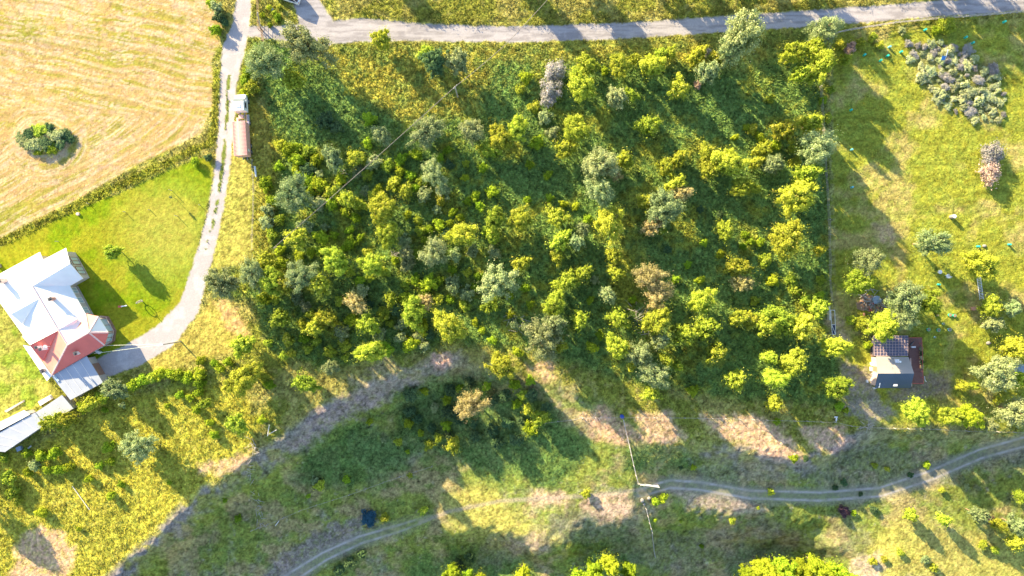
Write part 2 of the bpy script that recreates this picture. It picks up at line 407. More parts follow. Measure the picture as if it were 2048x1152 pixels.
def leaf_mat(name, c1, c2, trans=.26, attr_col=False, hue=.022, val=.24, c3=None):
    m, n, p, o = new_mat(name)
    at = n.nodes.new("ShaderNodeAttribute"); at.attribute_name = "Col" if attr_col else "v"
    if attr_col:
        csock = at.outputs['Color']
    else:
        cr = n.nodes.new("ShaderNodeValToRGB")
        cr.color_ramp.elements[0].color = (*c1, 1); cr.color_ramp.elements[1].color = (*c2, 1)
        cr.color_ramp.elements[0].position = .1; cr.color_ramp.elements[1].position = .85
        if c3:
            e = cr.color_ramp.elements.new(.93); e.color = (*c3, 1)
        n.links.new(at.outputs['Fac'], cr.inputs[0]); csock = cr.outputs[0]
        oi = n.nodes.new("ShaderNodeObjectInfo")
        hs = n.nodes.new("ShaderNodeHueSaturation")
        r = n.nodes.new("ShaderNodeMapRange"); r.inputs[3].default_value = .5 - hue; r.inputs[4].default_value = .5 + hue
        n.links.new(oi.outputs['Random'], r.inputs[0]); n.links.new(r.outputs[0], hs.inputs['Hue'])
        ml = n.nodes.new("ShaderNodeMath"); ml.operation = 'MULTIPLY'; ml.inputs[1].default_value = 7.31
        fr = n.nodes.new("ShaderNodeMath"); fr.operation = 'FRACT'
        n.links.new(oi.outputs['Random'], ml.inputs[0]); n.links.new(ml.outputs[0], fr.inputs[0])
        r2 = n.nodes.new("ShaderNodeMapRange"); r2.inputs[3].default_value = 1 - val; r2.inputs[4].default_value = 1 + val
        n.links.new(fr.outputs[0], r2.inputs[0]); n.links.new(r2.outputs[0], hs.inputs['Value'])
        n.links.new(csock, hs.inputs['Color']); csock = hs.outputs[0]
    n.links.new(csock, p.inputs['Base Color'])
    p.inputs['Roughness'].default_value = .75; p.inputs['Specular IOR Level'].default_value = 0.05
    tr = n.nodes.new("ShaderNodeBsdfTranslucent"); n.links.new(csock, tr.inputs[0])
    ms = n.nodes.new("ShaderNodeMixShader"); ms.inputs[0].default_value = trans
    n.links.new(p.outputs[0], ms.inputs[1]); n.links.new(tr.outputs[0], ms.inputs[2])
    n.links.new(ms.outputs[0], o.inputs[0])
    return m

M = {}
M['ground'] = ground_mat('meadow_ground')
M['gravel'] = ground_mat('gravel', sc=1.6, strength=.45, dist=.05, contrast=.16)
M['blade'] = leaf_mat('grass_blades', None, None, trans=.3, attr_col=True)
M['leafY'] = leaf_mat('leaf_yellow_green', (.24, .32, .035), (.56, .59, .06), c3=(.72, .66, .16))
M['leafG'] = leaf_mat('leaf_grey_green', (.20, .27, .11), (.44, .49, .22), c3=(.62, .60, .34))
M['leafP'] = leaf_mat('leaf_pale_buff', (.38, .33, .12), (.66, .56, .26), c3=(.72, .50, .32))
M['leafD'] = leaf_mat('leaf_dark', (.05, .10, .05), (.14, .22, .08), trans=.2)
M['leafB'] = leaf_mat('leaf_bright_green', (.22, .33, .02), (.44, .52, .04))
M['leafT'] = leaf_mat('leaf_blue_green', (.03, .10, .13), (.06, .18, .24), trans=.2)
M['leafR'] = leaf_mat('leaf_dark_red', (.07, .04, .045), (.15, .08, .085), trans=.2)
M['leafL'] = leaf_mat('leaf_lilac', (.36, .42, .17), (.58, .60, .34), c3=(.70, .60, .68))
M['leafU'] = leaf_mat('leaf_purple_bloom', (.30, .30, .22), (.50, .45, .48), c3=(.62, .54, .68))
M['leafK'] = leaf_mat('leaf_pink', (.42, .34, .24), (.75, .50, .42), c3=(.85, .62, .55))
M['bark'] = mat('bark', (.22, .16, .11), .9, bump=.6, scale=8)
M['pinebark'] = mat('pine_bark', (.34, .21, .13), .9, bump=.6, scale=8)
M['drywood'] = mat('dry_grey_wood', (.46, .41, .38), .85, bump=.4, scale=9)
M['whitewood'] = mat('white_painted_wood', (.74, .70, .68), .7)
M['whitemetal'] = mat('white_sheet_metal', (.80, .80, .82), .5, var=.04, scale=.6, wave=('X', 2.0, .25))
M['whiteroof'] = mat('white_standing_seam', (.84, .82, .80), .5, var=.05, scale=.5)
M['greyroof'] = mat('pale_flat_sheet', (.42, .44, .50), .6, var=.07, scale=.5, bump=.05)
M['redroof'] = mat('red_sheet_roof', (.74, .15, .12), .55, var=.08, scale=.6)
M['orangeroof'] = mat('faded_red_roof', (.85, .30, .22), .55, var=.08, scale=.6)
M['pinkridge'] = mat('pink_ridge_cap', (.78, .50, .48), .5)
M['wall'] = mat('plaster_wall', (.50, .44, .40), .85, bump=.2, scale=6)
M['brownframe'] = mat('brown_window_frame', (.30, .17, .12), .6)
M['greydeck'] = mat('grey_balcony_deck', (.36, .31, .30), .85, bump=.3, scale=5)
M['glass'] = mat('window_glass', (.16, .20, .23), .12, var=.05, spec=.8)
M['darkglass'] = mat('dark_glass', (.03, .03, .09), .1, var=.05, spec=.8)
M['blueglass'] = mat('pale_glass', (.40, .50, .56), .15, var=.05, spec=.8)
M['brick'] = mat('brick_red', (.50, .24, .17), .9, bump=.4, scale=8)
M['buffpaint'] = mat('pink_plaster', (.66, .48, .42), .85)
M['steel'] = mat('grey_steel', (.35, .36, .38), .45, metal=.5)
M['darksteel'] = mat('dark_steel', (.08, .08, .09), .55)
M['lilacpost'] = M['drywood']
M['white'] = mat('white_paint', (.82, .82, .84), .35, var=.03)
M['rubber'] = mat('rubber', (.03, .03, .03), .85)
M['pinkbox'] = mat('faded_red_box', (.74, .42, .35), .6, var=.08)
M['pinkwall'] = mat('faded_red_box_side', (.68, .40, .34), .65, wave=('Y', 2.6, .6))
M['cable'] = mat('black_cable', (.06, .055, .05), .7)
M['twist'] = mat('grey_twisted_cable', (.24, .20, .18), .7)
M['palecable'] = mat('pale_cable', (.60, .62, .52), .7)
M['concrete'] = mat('concrete', (.48, .45, .43), .9, bump=.2, scale=7)
M['bluedrum'] = mat('blue_plastic', (.03, .07, .35), .4)
M['teal'] = mat('teal_plastic', (.03, .55, .42), .5)
M['cyan'] = mat('pale_cyan_plastic', (.18, .55, .60), .5)
M['deckred'] = mat('red_brown_deck_boards', (.19, .09, .075), .75, wave=('X', 4, .6))
M['roofbeige'] = mat('beige_sheet_roof', (.36, .32, .29), .55, var=.06, scale=.5)
M['lattice'] = mat('pink_lattice_bars', (.62, .44, .42), .6)
M['panel'] = mat('smoked_roof_panel', (.11, .10, .15), .25, spec=.7)
M['timber'] = mat('brown_timber', (.34, .22, .14), .85, bump=.3, scale=8)
M['alu'] = mat('aluminium', (.72, .74, .80), .4, metal=.3)
M['bluepaint'] = mat('blue_paint', (.05, .22, .55), .4)
M['purplepaint'] = mat('dark_violet_paint', (.10, .04, .13), .4)
M['redpaint'] = mat('red_paint', (.55, .10, .08), .5)
M['rust'] = mat('rusty_metal', (.42, .20, .12), .85, bump=.4, scale=9)
M['tarp'] = mat('blue_grey_tarp', (.28, .36, .48), .6)
M['stone'] = mat('grey_stone', (.27, .25, .24), .9, bump=.5, scale=4)
M['terracotta'] = mat('terracotta', (.55, .28, .20), .8)

# ------------------------------------------------------------------ mesh helpers
COL = scene.collection
class MB:
    def __init__(s): s.v = []; s.f = []
    def poly(s, pts):
        b = len(s.v); s.v += [tuple(p) for p in pts]; s.f.append(tuple(range(b, b + len(pts)))); return s
    def box(s, c, size, rz=0.0, taper=1.0, rot=None):
        c = Vector(c); b = len(s.v)
        R = rot if rot is not None else Matrix.Rotation(rz, 3, 'Z')
        for z in (-.5, .5):
            t = taper if z > 0 else 1.0
            for x, y in ((-.5, -.5), (.5, -.5), (.5, .5), (-.5, .5)):
                s.v.append(tuple(c + R @ Vector((x * size[0] * t, y * size[1] * t, z * size[2]))))
        for f in ((0, 3, 2, 1), (4, 5, 6, 7), (0, 1, 5, 4), (1, 2, 6, 5), (2, 3, 7, 6), (3, 0, 4, 7)):
            s.f.append(tuple(b + i for i in f))
        return s
    def tube(s, p, q, r, r2=None, n=8):
        p = Vector(p); q = Vector(q); r2 = r if r2 is None else r2
        d = (q - p)
        if d.length < 1e-6: return s
        R = d.to_track_quat('Z', 'Y').to_matrix(); b = len(s.v)
        for c, rr in ((p, r), (q, r2)):
            for i in range(n):
                a = 2 * math.pi * i / n
                s.v.append(tuple(c + R @ Vector((rr * math.cos(a), rr * math.sin(a), 0))))
        for i in range(n):
            j = (i + 1) % n; s.f.append((b + i, b + j, b + n + j, b + n + i))
        s.f.append(tuple(b + i for i in reversed(range(n)))); s.f.append(tuple(b + n + i for i in range(n)))
        return s
    def path(s, pts, r, n=6):
        for a, b in zip(pts[:-1], pts[1:]): s.tube(a, b, r, n=n)
        return s
    def prism(s, top, dz):
        """closed slab: polygon top (3D points) with thickness dz straight down"""
        top = [Vector(p) for p in top]; n = len(top); b = len(s.v)
        s.v += [tuple(p) for p in top] + [(p.x, p.y, p.z - dz) for p in top]
        s.f.append(tuple(range(b, b + n))); s.f.append(tuple(b + n + i for i in reversed(range(n))))
        for i in range(n):
            j = (i + 1) % n; s.f.append((b + j, b + i, b + n + i, b + n + j))
        return s
    def prism_to(s, top, zb):
        top = [Vector(p) for p in top]; n = len(top); b = len(s.v)
        s.v += [tuple(p) for p in top] + [(p.x, p.y, zb) for p in top]
        s.f.append(tuple(range(b, b + n))); s.f.append(tuple(b + n + i for i in reversed(range(n))))
        for i in range(n):
            j = (i + 1) % n; s.f.append((b + j, b + i, b + n + i, b + n + j))
        return s
    def blob(s, c, r, sz=1.0, n=10, m=6, jit=.15, seed=0):
        rr = random.Random(seed); b = len(s.v); c = Vector(c)
        rx, ry = (r, r) if not isinstance(r, tuple) else r
        for i in range(1, m):
            th = math.pi * i / m
            for j in range(n):
                a = 2 * math.pi * j / n; k = 1 + rr.uniform(-jit, jit)
                s.v.append((c.x + rx * k * math.sin(th) * math.cos(a), c.y + ry * k * math.sin(th) * math.sin(a), c.z + max(rx, ry) * sz * k * math.cos(th)))
        t = len(s.v); s.v.append((c.x, c.y, c.z + max(rx, ry) * sz)); s.v.append((c.x, c.y, c.z - max(rx, ry) * sz))
        for i in range(m - 2):
            for j in range(n):
                k = (j + 1) % n
                s.f.append((b + i * n + j, b + (i + 1) * n + j, b + (i + 1) * n + k, b + i * n + k))
        for j in range(n):
            k = (j + 1) % n
            s.f.append((t, b + j, b + k)); s.f.append((t + 1, b + (m - 2) * n + k, b + (m - 2) * n + j))
        return s
    def mesh(s, name, material):
        me = bpy.data.meshes.new(name); me.from_pydata(s.v, [], s.f); me.update()
        if material: me.materials.append(material)
        return me
    def build(s, name, material, parent=None, smooth=False, bevel=0):
        me = s.mesh(name, material); o = bpy.data.objects.new(name, me); COL.objects.link(o)
        if smooth:
            for p in me.polygons: p.use_smooth = True
        if parent is not None:
            o.parent = parent; off = parent.matrix_basis.inverted()
            if parent.parent is not None: off = (parent.parent.matrix_basis @ parent.matrix_basis).inverted()
            me.transform(off)
        if bevel:
            bm = o.modifiers.new('bevel', 'BEVEL'); bm.width = bevel; bm.segments = 2; bm.limit_method = 'ANGLE'
        return o
def fix(o):
    """make normals consistent"""
    import bmesh
    b = bmesh.new(); b.from_mesh(o.data); bmesh.ops.recalc_face_normals(b, faces=b.faces); b.to_mesh(o.data); b.free(); return o

def tag(o, label=None, cat=None, group=None, kind=None):
    if label: o['label'] = label
    if cat: o['category'] = cat
    if group: o['group'] = group
    if kind: o['kind'] = kind
    return o
def thing(name, label, cat, loc=(0, 0, 0), group=None, rz=0.0):
    o = bpy.data.objects.new(name, None); COL.objects.link(o); o.location = loc; o.rotation_euler = (0, 0, rz)
    o.empty_display_size = .3
    tag(o, label, cat, group)
    # matrix_basis is usable at once
    return o

def fast_mesh(name, V, nper, material, col=None, v=None):
    """V: (N*nper,3) vertices, faces are consecutive runs of nper"""
    N = len(V) // nper
    me = bpy.data.meshes.new(name)
    me.vertices.add(len(V)); me.vertices.foreach_set("co", V.astype(np.float32).ravel())
    me.loops.add(len(V)); me.loops.foreach_set("vertex_index", np.arange(len(V), dtype=np.int32))
    me.polygons.add(N); me.polygons.foreach_set("loop_start", np.arange(0, len(V), nper, dtype=np.int32))
    me.polygons.foreach_set("loop_total", np.full(N, nper, dtype=np.int32))
    me.update(calc_edges=True)
    if col is not None:
        a = me.attributes.new("Col", 'FLOAT_COLOR', 'FACE')
        c4 = np.ones((N, 4), np.float32); c4[:, :3] = col; a.data.foreach_set("color", c4.ravel())
    if v is not None:
        a = me.attributes.new("v", 'FLOAT', 'FACE'); a.data.foreach_set("value", v.astype(np.float32))
    me.materials.append(material)
    return me

# ------------------------------------------------------------------ ground
def axis(lo, hi, step, far):
    core = np.arange(lo, hi + 1e-6, step)
    out = []; d = step; x = hi
    while x < far: d *= 1.35; x += d; out.append(x)
    neg = []; d = step; x = lo
    while x > -far: d *= 1.35; x -= d; neg.append(x)
    return np.concatenate([np.array(neg[::-1]), core, np.array(out)])
gx = axis(-112, 112, .25, 900); gy = axis(-64, 62, .25, 900)
XX, YY = np.meshgrid(gx, gy)
ZZ = height(XX, YY)
kk = H / (H - ZZ) * 10
PX = 1024 + XX * kk; PY = 576 - YY * kk
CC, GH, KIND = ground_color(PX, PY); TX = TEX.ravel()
core = (np.abs(XX) < 113) & (np.abs(YY) < 65)
WD = sd_poly(PX, PY, WOOD)
bump = np.where((WD < 0) & (PX > 940), .45, 1.0) * ((fbm(XX * .9, YY * .9, 60, 3) - .5) * .30 + (fbm(XX * 2.3, YY * 2.3, 64, 2) - .5) * .20) * np.clip(GH, .12, 1.5)
_s = np.where(PY > np.interp(PX, BX, BY), 1, -1) * dist_line(PX, PY, BANK)[0]
rockm = sstep(.5, .1, GH) * (KIND == 0) * sstep(-15, 0, _s) * sstep(60, 35, _s)
bump = bump + (fbm(XX * 1.4, YY * 1.4, 70, 4) - .5) * .55 * rockm * (PY > 700)
ZZ = ZZ + np.where(core, bump, 0) * (1 - .85 * (KIND > 0))
ny, nx = XX.shape
idx = np.arange(nx * ny).reshape(ny, nx)
quads = np.stack([idx[:-1, :-1], idx[:-1, 1:], idx[1:, 1:], idx[1:, :-1]], -1).reshape(-1, 4)
fk = KIND[:-1, :-1].ravel()
AV = np.stack([XX, YY, ZZ], -1).reshape(-1, 3); AC = CC.reshape(-1, 3)
def grid_object(name, sel, material, label):
    q = quads[sel]
    used, inv = np.unique(q.ravel(), return_inverse=True)
    V = AV[used]; me = bpy.data.meshes.new(name)
    me.vertices.add(len(V)); me.vertices.foreach_set("co", V.astype(np.float32).ravel())
    me.loops.add(len(inv)); me.loops.foreach_set("vertex_index", inv.astype(np.int32))
    n = len(q); me.polygons.add(n)
    me.polygons.foreach_set("loop_start", np.arange(0, 4 * n, 4, dtype=np.int32)); me.polygons.foreach_set("loop_total", np.full(n, 4, dtype=np.int32))
    me.polygons.foreach_set("use_smooth", np.ones(n, bool))
    me.update(calc_edges=True)
    a = me.attributes.new("Col", 'FLOAT_COLOR', 'POINT'); c4 = np.ones((len(V), 4), np.float32); c4[:, :3] = AC[used]; c4[:, 3] = TX[used]
    a.data.foreach_set("color", c4.ravel())
    me.materials.append(material)
    o = bpy.data.objects.new(name, me); COL.objects.link(o); tag(o, label, kind='structure'); return o
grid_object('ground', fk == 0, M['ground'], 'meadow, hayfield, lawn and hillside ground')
grid_object('gravel_road', fk == 1, M['gravel'], 'pale gravel road along the top of the plot')
grid_object('driveway', fk == 2, M['gravel'], 'pale gravel driveway curving down to the house')
grid_object('dirt_track', fk == 3, M['gravel'], 'two rut dirt track across the lower hillside')

# ------------------------------------------------------------------ leaf clouds
def leaf_quads(C, size, nrm, r, aspect=1.0):
    """rhombic leaves of given size at C with preferred normals"""
    N = len(C)
    a = r.normal(size=(N, 3)); a -= nrm * (a * nrm).sum(1, keepdims=True); a /= np.linalg.norm(a, axis=1, keepdims=True) + 1e-9
    b = np.cross(nrm, a)
    s = size[:, None]
    P = np.stack([C - a * s * aspect, C - b * s * .55, C + a * s * aspect, C + b * s * .55], 1)
    return P.reshape(-1, 3)

def crown_mesh(name, material, R, hgt, kind, seed):
    """leaf clumps on boughs; crown centre at z=0, vertical radius hgt"""
    r = np.random.default_rng(seed)
    if kind == 'pine': ncl = int(34 + R * 13); per = int(110 + 22 * R); lsz = .115; cr = .19
    elif kind == 'sparse': ncl = int(28 + R * 9); per = int(75 + 14 * R); lsz = .11; cr = .19
    elif kind == 'bush': ncl = int(12 + R * 14); per = int(70 + 30 * R); lsz = .11; cr = .32
    else: ncl = int(34 + R * 20); per = int(120 + 20 * R); lsz = .12; cr = .175
    # uneven outline in plan: a few lobes
    ph = r.uniform(0, 6.28, 4); am = r.uniform(.06, .24, 4)
    def outline(a): return 1 + am[0] * np.cos(2 * a + ph[0]) + am[1] * np.cos(3 * a + ph[1]) + am[2] * np.cos(5 * a + ph[2])
    u = r.normal(size=(ncl, 3)); u /= np.linalg.norm(u, axis=1, keepdims=True)
    u[:, 2] = np.abs(u[:, 2]) * np.where(r.random(ncl) < .72, 1, -1)
    rad = r.uniform(.35, .86, ncl) ** .6
    a = np.arctan2(u[:, 1], u[:, 0]); k = outline(a) * rad
    CLc = np.stack([u[:, 0] * R * k * .88, u[:, 1] * R * k * .88, u[:, 2] * hgt * rad * .85], 1)
    cs = cr * R * r.uniform(.6, 1.25, ncl)
    if kind == 'pine': cs *= .95
    PTS = []; NR = []; VV = []; SZ = []
    for i in range(ncl):
        n = int(per * (cs[i] / (cr * R)) ** 1.6)
        d = r.normal(size=(n, 3)); d /= np.linalg.norm(d, axis=1, keepdims=True)
        rr = r.random(n) ** .45
        off = d * (rr * cs[i])[:, None]
        if kind in ('pine', 'sparse'):
            ax = CLc[i] / (np.linalg.norm(CLc[i]) + 1e-6)
            off += ax * (r.uniform(-.6, 1.1, n) * cs[i])[:, None]
        else:
            ax = CLc[i] / (np.linalg.norm(CLc[i]) + 1e-6); off += ax * (r.uniform(-.35, .45, n) * cs[i])[:, None]
        PTS.append(CLc[i] + off)
        nn = d + np.array((0, 0, .35)) + r.normal(size=(n, 3)) * .45
        NR.append(nn / np.linalg.norm(nn, axis=1, keepdims=True))
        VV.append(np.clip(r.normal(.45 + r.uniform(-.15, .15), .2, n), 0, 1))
        SZ.append(lsz * r.uniform(.6, 1.35, n))
    # spray of leaves beyond the clumps for a frayed edge
    n = int(ncl * 7); d = r.normal(size=(n, 3)); d /= np.linalg.norm(d, axis=1, keepdims=True)
    a = np.arctan2(d[:, 1], d[:, 0]); k = outline(a) * r.uniform(.75, 1.2, n)
    PTS.append(np.stack([d[:, 0] * R * k, d[:, 1] * R * k, d[:, 2] * hgt * .95], 1)); nn = d + r.normal(size=(n, 3)) * .5
    NR.append(nn / np.linalg.norm(nn, axis=1, keepdims=True)); VV.append(r.random(n)); SZ.append(lsz * r.uniform(.5, 1.1, n))
    n = int(ncl * 10); d = r.normal(size=(n, 3)); d /= np.linalg.norm(d, axis=1, keepdims=True); rr = r.random(n) ** .5 * .62
    PTS.append(d * rr[:, None] * np.array((R, R, hgt))); nn = d + r.normal(size=(n, 3)) * .6
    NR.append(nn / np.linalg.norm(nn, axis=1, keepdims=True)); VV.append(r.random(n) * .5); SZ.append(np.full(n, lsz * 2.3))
    C = np.concatenate(PTS); NRM = np.concatenate(NR); V = np.concatenate(VV); S = np.concatenate(SZ)
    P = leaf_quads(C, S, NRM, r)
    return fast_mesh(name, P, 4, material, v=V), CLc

def trunk_mesh(name, material, R, hc, hgt, tr, seed, tips):
    """trunk from z=-hc to the crown with limbs to some clumps (crown centre at 0)"""
    rr = random.Random(seed); mb = MB()
    z0 = -hc - .3; lean = Vector((rr.uniform(-.06, .06), rr.uniform(-.06, .06), 0)) * hc
    pts = [Vector((-lean.x * .3, -lean.y * .3, z0)), Vector((lean.x * .2, lean.y * .2, -hc * .45)), Vector((0, 0, -.1 * hgt)), Vector((0, 0, hgt * .55))]
    rad = [tr, tr * .75, tr * .5, tr * .15]
    for i in range(3): mb.tube(pts[i], pts[i + 1], rad[i], rad[i + 1], n=7)
    sel = sorted(range(len(tips)), key=lambda i: -np.linalg.norm(tips[i]))[:12]
    for i in sel:
        t = Vector(tips[i]); base = Vector((0, 0, min(hgt * .3, t.z - abs(t.length) * .45)));
        base.z = max(base.z, -hc * .6)
        midp = base.lerp(t, .55) + Vector((0, 0, -.08 * R))
        mb.tube(base, midp, tr * .32, tr * .2, n=5); mb.tube(midp, t, tr * .2, tr * .06, n=5)
    return mb.mesh(name, material)

PROTO = {}
def protos(key, kind, leaf, bark, R, hgt_ratio, hc, tr, n):
    L = []
    for i in range(n):
        hgt = R * hgt_ratio
        seed = abs(hash_(key)) + i * 37
        cm, tips = crown_mesh('crown', M[leaf], R, hgt, kind, seed)
        tm = trunk_mesh('trunk', M[bark], R, hc, hgt, tr, seed, tips)
        L.append((cm, tm))
    PROTO[key] = (L, R, hgt_ratio, hc)
def hash_(s):
    h = 7
    for ch in s: h = (h * 31 + ord(ch)) % 100003
    return h
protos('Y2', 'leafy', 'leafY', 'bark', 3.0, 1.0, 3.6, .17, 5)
protos('Y1', 'leafy', 'leafY', 'bark', 1.8, 1.05, 2.4, .11, 5)
protos('B2', 'leafy', 'leafB', 'bark', 2.6, 1.1, 3.4, .17, 3)
protos('G2', 'pine', 'leafG', 'pinebark', 3.0, 1.15, 4.4, .18, 5)
protos('G1', 'pine', 'leafG', 'pinebark', 1.9, 1.15, 2.8, .12, 4)
protos('P2', 'sparse', 'leafP', 'bark', 3.0, 1.1, 4.0, .18, 3)
protos('P1', 'sparse', 'leafP', 'bark', 1.8, 1.1, 2.6, .12, 2)
protos('D1', 'pine', 'leafD', 'pinebark', 2.2, 1.3, 3.2, .14, 3)
def bush_protos(key, leaf, R, ratio, n, kind='bush'):
    PROTO[key] = ([(crown_mesh('foliage', M[leaf], R, R * ratio, kind, hash_(key) + i * 11)[0],) for i in range(n)], R, ratio, 0)
bush_protos('s', 'leafB', .9, 1.0, 5)
bush_protos('sy', 'leafY', .9, 1.0, 4)
bush_protos('sg', 'leafG', .9, 1.0, 3)
bush_protos('sd', 'leafD', 1.1, .9, 3)
bush_protos('st', 'leafT', 1.4, .7, 1)
bush_protos('sr', 'leafR', 1.2, .7, 1)
bush_protos('u', 'leafU', 1.6, .9, 2)
bush_protos('l', 'leafL', 1.0, .9, 4)
bush_protos('k', 'leafK', 1.5, .8, 2)
bush_protos('w', 'leafY', 1.5, .8, 3)

NAMES = {'Y': ('leafy_tree', 'tree'), 'B': ('leafy_tree', 'tree'), 'G': ('pine_tree', 'tree'), 'P': ('sparse_tree', 'tree'), 'D': ('conifer_tree', 'tree')}
LANDMARKS = [("the red and white roofed house", 110, 640), ("the truck with the ribbed box", 485, 285), ("the white car", 585, 5), ("the pole under the overhead cable", 913, 190),
             ("the dark roofed cabin", 1790, 730), ("the scrap heap", 1745, 610), ("the blue drum", 1243, 832), ("the white plank gate", 1297, 967), ("the aluminium ladder", 1960, 580),
             ("the flowering lilac bed", 1920, 165), ("the pink bush", 1980, 330), ("the grey lamp pole", 345, 686), ("the pale flat garage roof", 150, 755), ("the long pale shed", 30, 860),
             ("the purple shrub", 1105, 165), ("the blue green bush", 737, 1037), ("the buff dry crown", 945, 808), ("the bright bare earth spot", 885, 718), ("the dark red bush", 1688, 1023),
             ("the tall pine by the gravel road", 1480, 85), ("the narrow metal gate frame", 1664, 630), ("the pale sand patch on the lawn", 274, 468), ("the lower end of the overhead cable", 548, 495),
             ("the big pale pine in mid wood", 1330, 415), ("the pale crown in mid wood", 995, 565), ("the round clump in the hayfield", 88, 278), ("the crossed white sticks", 541, 860),
             ("the grey barrel in the garden", 1901, 432), ("the driveway junction", 470, 95), ("the end of the dirt track ruts", 2040, 885), ("the grey wood twin crowns", 1300, 745)]
PENDING = []          # (object, desc, px, py, landmark pool)
_u = ["", "first", "second", "third", "fourth", "fifth", "sixth", "seventh", "eighth", "ninth", "tenth", "eleventh", "twelfth", "thirteenth", "fourteenth", "fifteenth", "sixteenth", "seventeenth", "eighteenth", "nineteenth"]
_t = {2: ("twentieth", "twenty"), 3: ("thirtieth", "thirty"), 4: ("fortieth", "forty"), 5: ("fiftieth", "fifty"), 6: ("sixtieth", "sixty")}
def ordw(i):
    if i == 1: return "nearest"
    if i < 20: return _u[i] + " nearest"
    return (_t[i // 10][0] if i % 10 == 0 else _t[i // 10][1] + "-" + _u[i % 10]) + " nearest"
ORD = [ordw(i) for i in range(1, 70)]
BEDMARKS = [("the white post in its bed", 1893, 110), ("the low tip of the lilac bed", 1990, 245), ("the garden barrel side of the bed", 1880, 205), ("the road side tip of the lilac bed", 1835, 92), ("the outer edge of the lilac bed", 2005, 180)]
def finish_labels():
    lists = {}
    for it in PENDING:
        o, desc, x, y = it
        lm = min(BEDMARKS if desc.endswith('clump') else LANDMARKS, key=lambda l: math.hypot(l[1] - x, l[2] - y))
        lists.setdefault((desc, lm), []).append(it)
    for (desc, lm), L in lists.items():
        # rank of each among ALL of that description, by distance to the landmark
        allx = sorted([it for it in PENDING if it[1] == desc], key=lambda it: math.hypot(lm[1] - it[2], lm[2] - it[3]))
        for it in L:
            k = allx.index(it)
            it[0]['label'] = f"{desc} {ORD[min(k, len(ORD) - 1)]} to {lm[0]}"

tcount = 0
def tree(px, py, r, kind, h=None, base=None):
    """px, py: where the crown centre shows; r: crown radius in photo pixels; h: height in metres"""
    global tcount; tcount += 1
    rad = r / 10
    key = kind + ('2' if (rad > 2.3 or kind == 'B') else '1')
    if key not in PROTO: key = kind + ('1' if kind + '1' in PROTO else '2')
    L, R, ratio, hc = PROTO[key]
    if h is None: h = max(3.0, rad * 2.5 + .8)
    if 1000 < px < 1700 and 80 < py < 830: h *= 1.25 if kind == 'G' else (1.35 if px > 1540 and py < 560 else (1.4 if py > 640 else .95))
    else: h *= 1.1
    k = rad / R * 1.07
    kz = k
    kz = max(k, h * .43 / (R * ratio * .95))
    vr = R * ratio * kz * .95                      # vertical radius
    zc = max(h - vr, vr * .9)                      # crown centre above ground
    if base is None:
        v = W3(px, py, zc)
        for _ in range(5): v = W3(px, py, hz(v.x, v.y) + zc)
    else:
        v = G(*base)
    gz = hz(v.x, v.y)
    nm, cat = NAMES[kind]
    cm, tm = L[tcount % len(L)]
    size = 'tall' if h > 9.5 else ('big' if r >= 27 else ('medium' if r >= 19 else 'small'))
    look = {'Y': 'yellow-green leafy tree', 'B': 'bright green leafy tree', 'G': 'grey-green feathery tree', 'P': 'buff half-dry tree', 'D': 'dark green conifer'}[kind]
    t = thing(nm, None, cat, (v.x, v.y, gz), {'Y': 'yellow-green trees of the plot', 'B': 'bright green trees on the hillside', 'G': 'grey-green trees of the plot', 'P': 'half-dry trees of the plot', 'D': 'dark conifers of the plot'}[kind])
    PENDING.append((t, f"{size} {look}", px, py))
    rot = random.uniform(0, 6.28); g = random.uniform(.84, 1.18)
    c = bpy.data.objects.new('crown', cm); COL.objects.link(c); c.parent = t; c.location = (0, 0, zc); c.scale = (k * g, k / g, kz); c.rotation_euler = (0, 0, rot)
    s = zc / hc
    b = bpy.data.objects.new('trunk', tm); COL.objects.link(b); b.parent = t; b.location = (0, 0, zc); b.rotation_euler = (0, 0, rot); b.scale = (k * g, k / g, s if s < k * 1.6 else s)
    if base is not None:                           # crown leans off its foot
        top = W3(px, py, gz + zc); c.location = (top.x - v.x, top.y - v.y, zc)
        b.location = (0, 0, zc)
        dx, dy = (top.x - v.x), (top.y - v.y)
        b.data = tm; b.matrix_basis = Matrix(((k, 0, dx / zc, dx), (0, k, dy / zc, dy), (0, 0, s, zc), (0, 0, 0, 1)))
    return t

def bush(px, py, r, key='s', hr=1.0, name=None, desc=None, grp=None, lab=None):
    global tcount; tcount += 1
    L, R, ratio, _ = PROTO[key]
    k = r / 10 / R * 1.08
    vr = R * ratio * k * hr; zc = vr * .75
    v = W3(px, py, zc)
    for _ in range(4): v = W3(px, py, hz(v.x, v.y) + zc)
    gz = hz(v.x, v.y)
    me = L[tcount % len(L)][0]
    o = bpy.data.objects.new(name or 'bush', me); COL.objects.link(o)
    o.location = (v.x, v.y, gz + zc); o.scale = (k * random.uniform(.92, 1.08), k, k * hr); o.rotation_euler = (0, 0, random.uniform(0, 6.28))
    d = desc or {'s': 'bright green bush', 'sy': 'yellow-green bush', 'sg': 'grey-green bush', 'sd': 'dark green bush', 'w': 'yellow-green shrub'}.get(key, 'bush')
    size = 'tiny ' if r < 8 else ('small ' if r < 12 else 'rounded ')
    tag(o, lab, 'bush', grp or 'bushes and saplings of the plot')
    if not lab: PENDING.append((o, size + d, px, py))
    return o

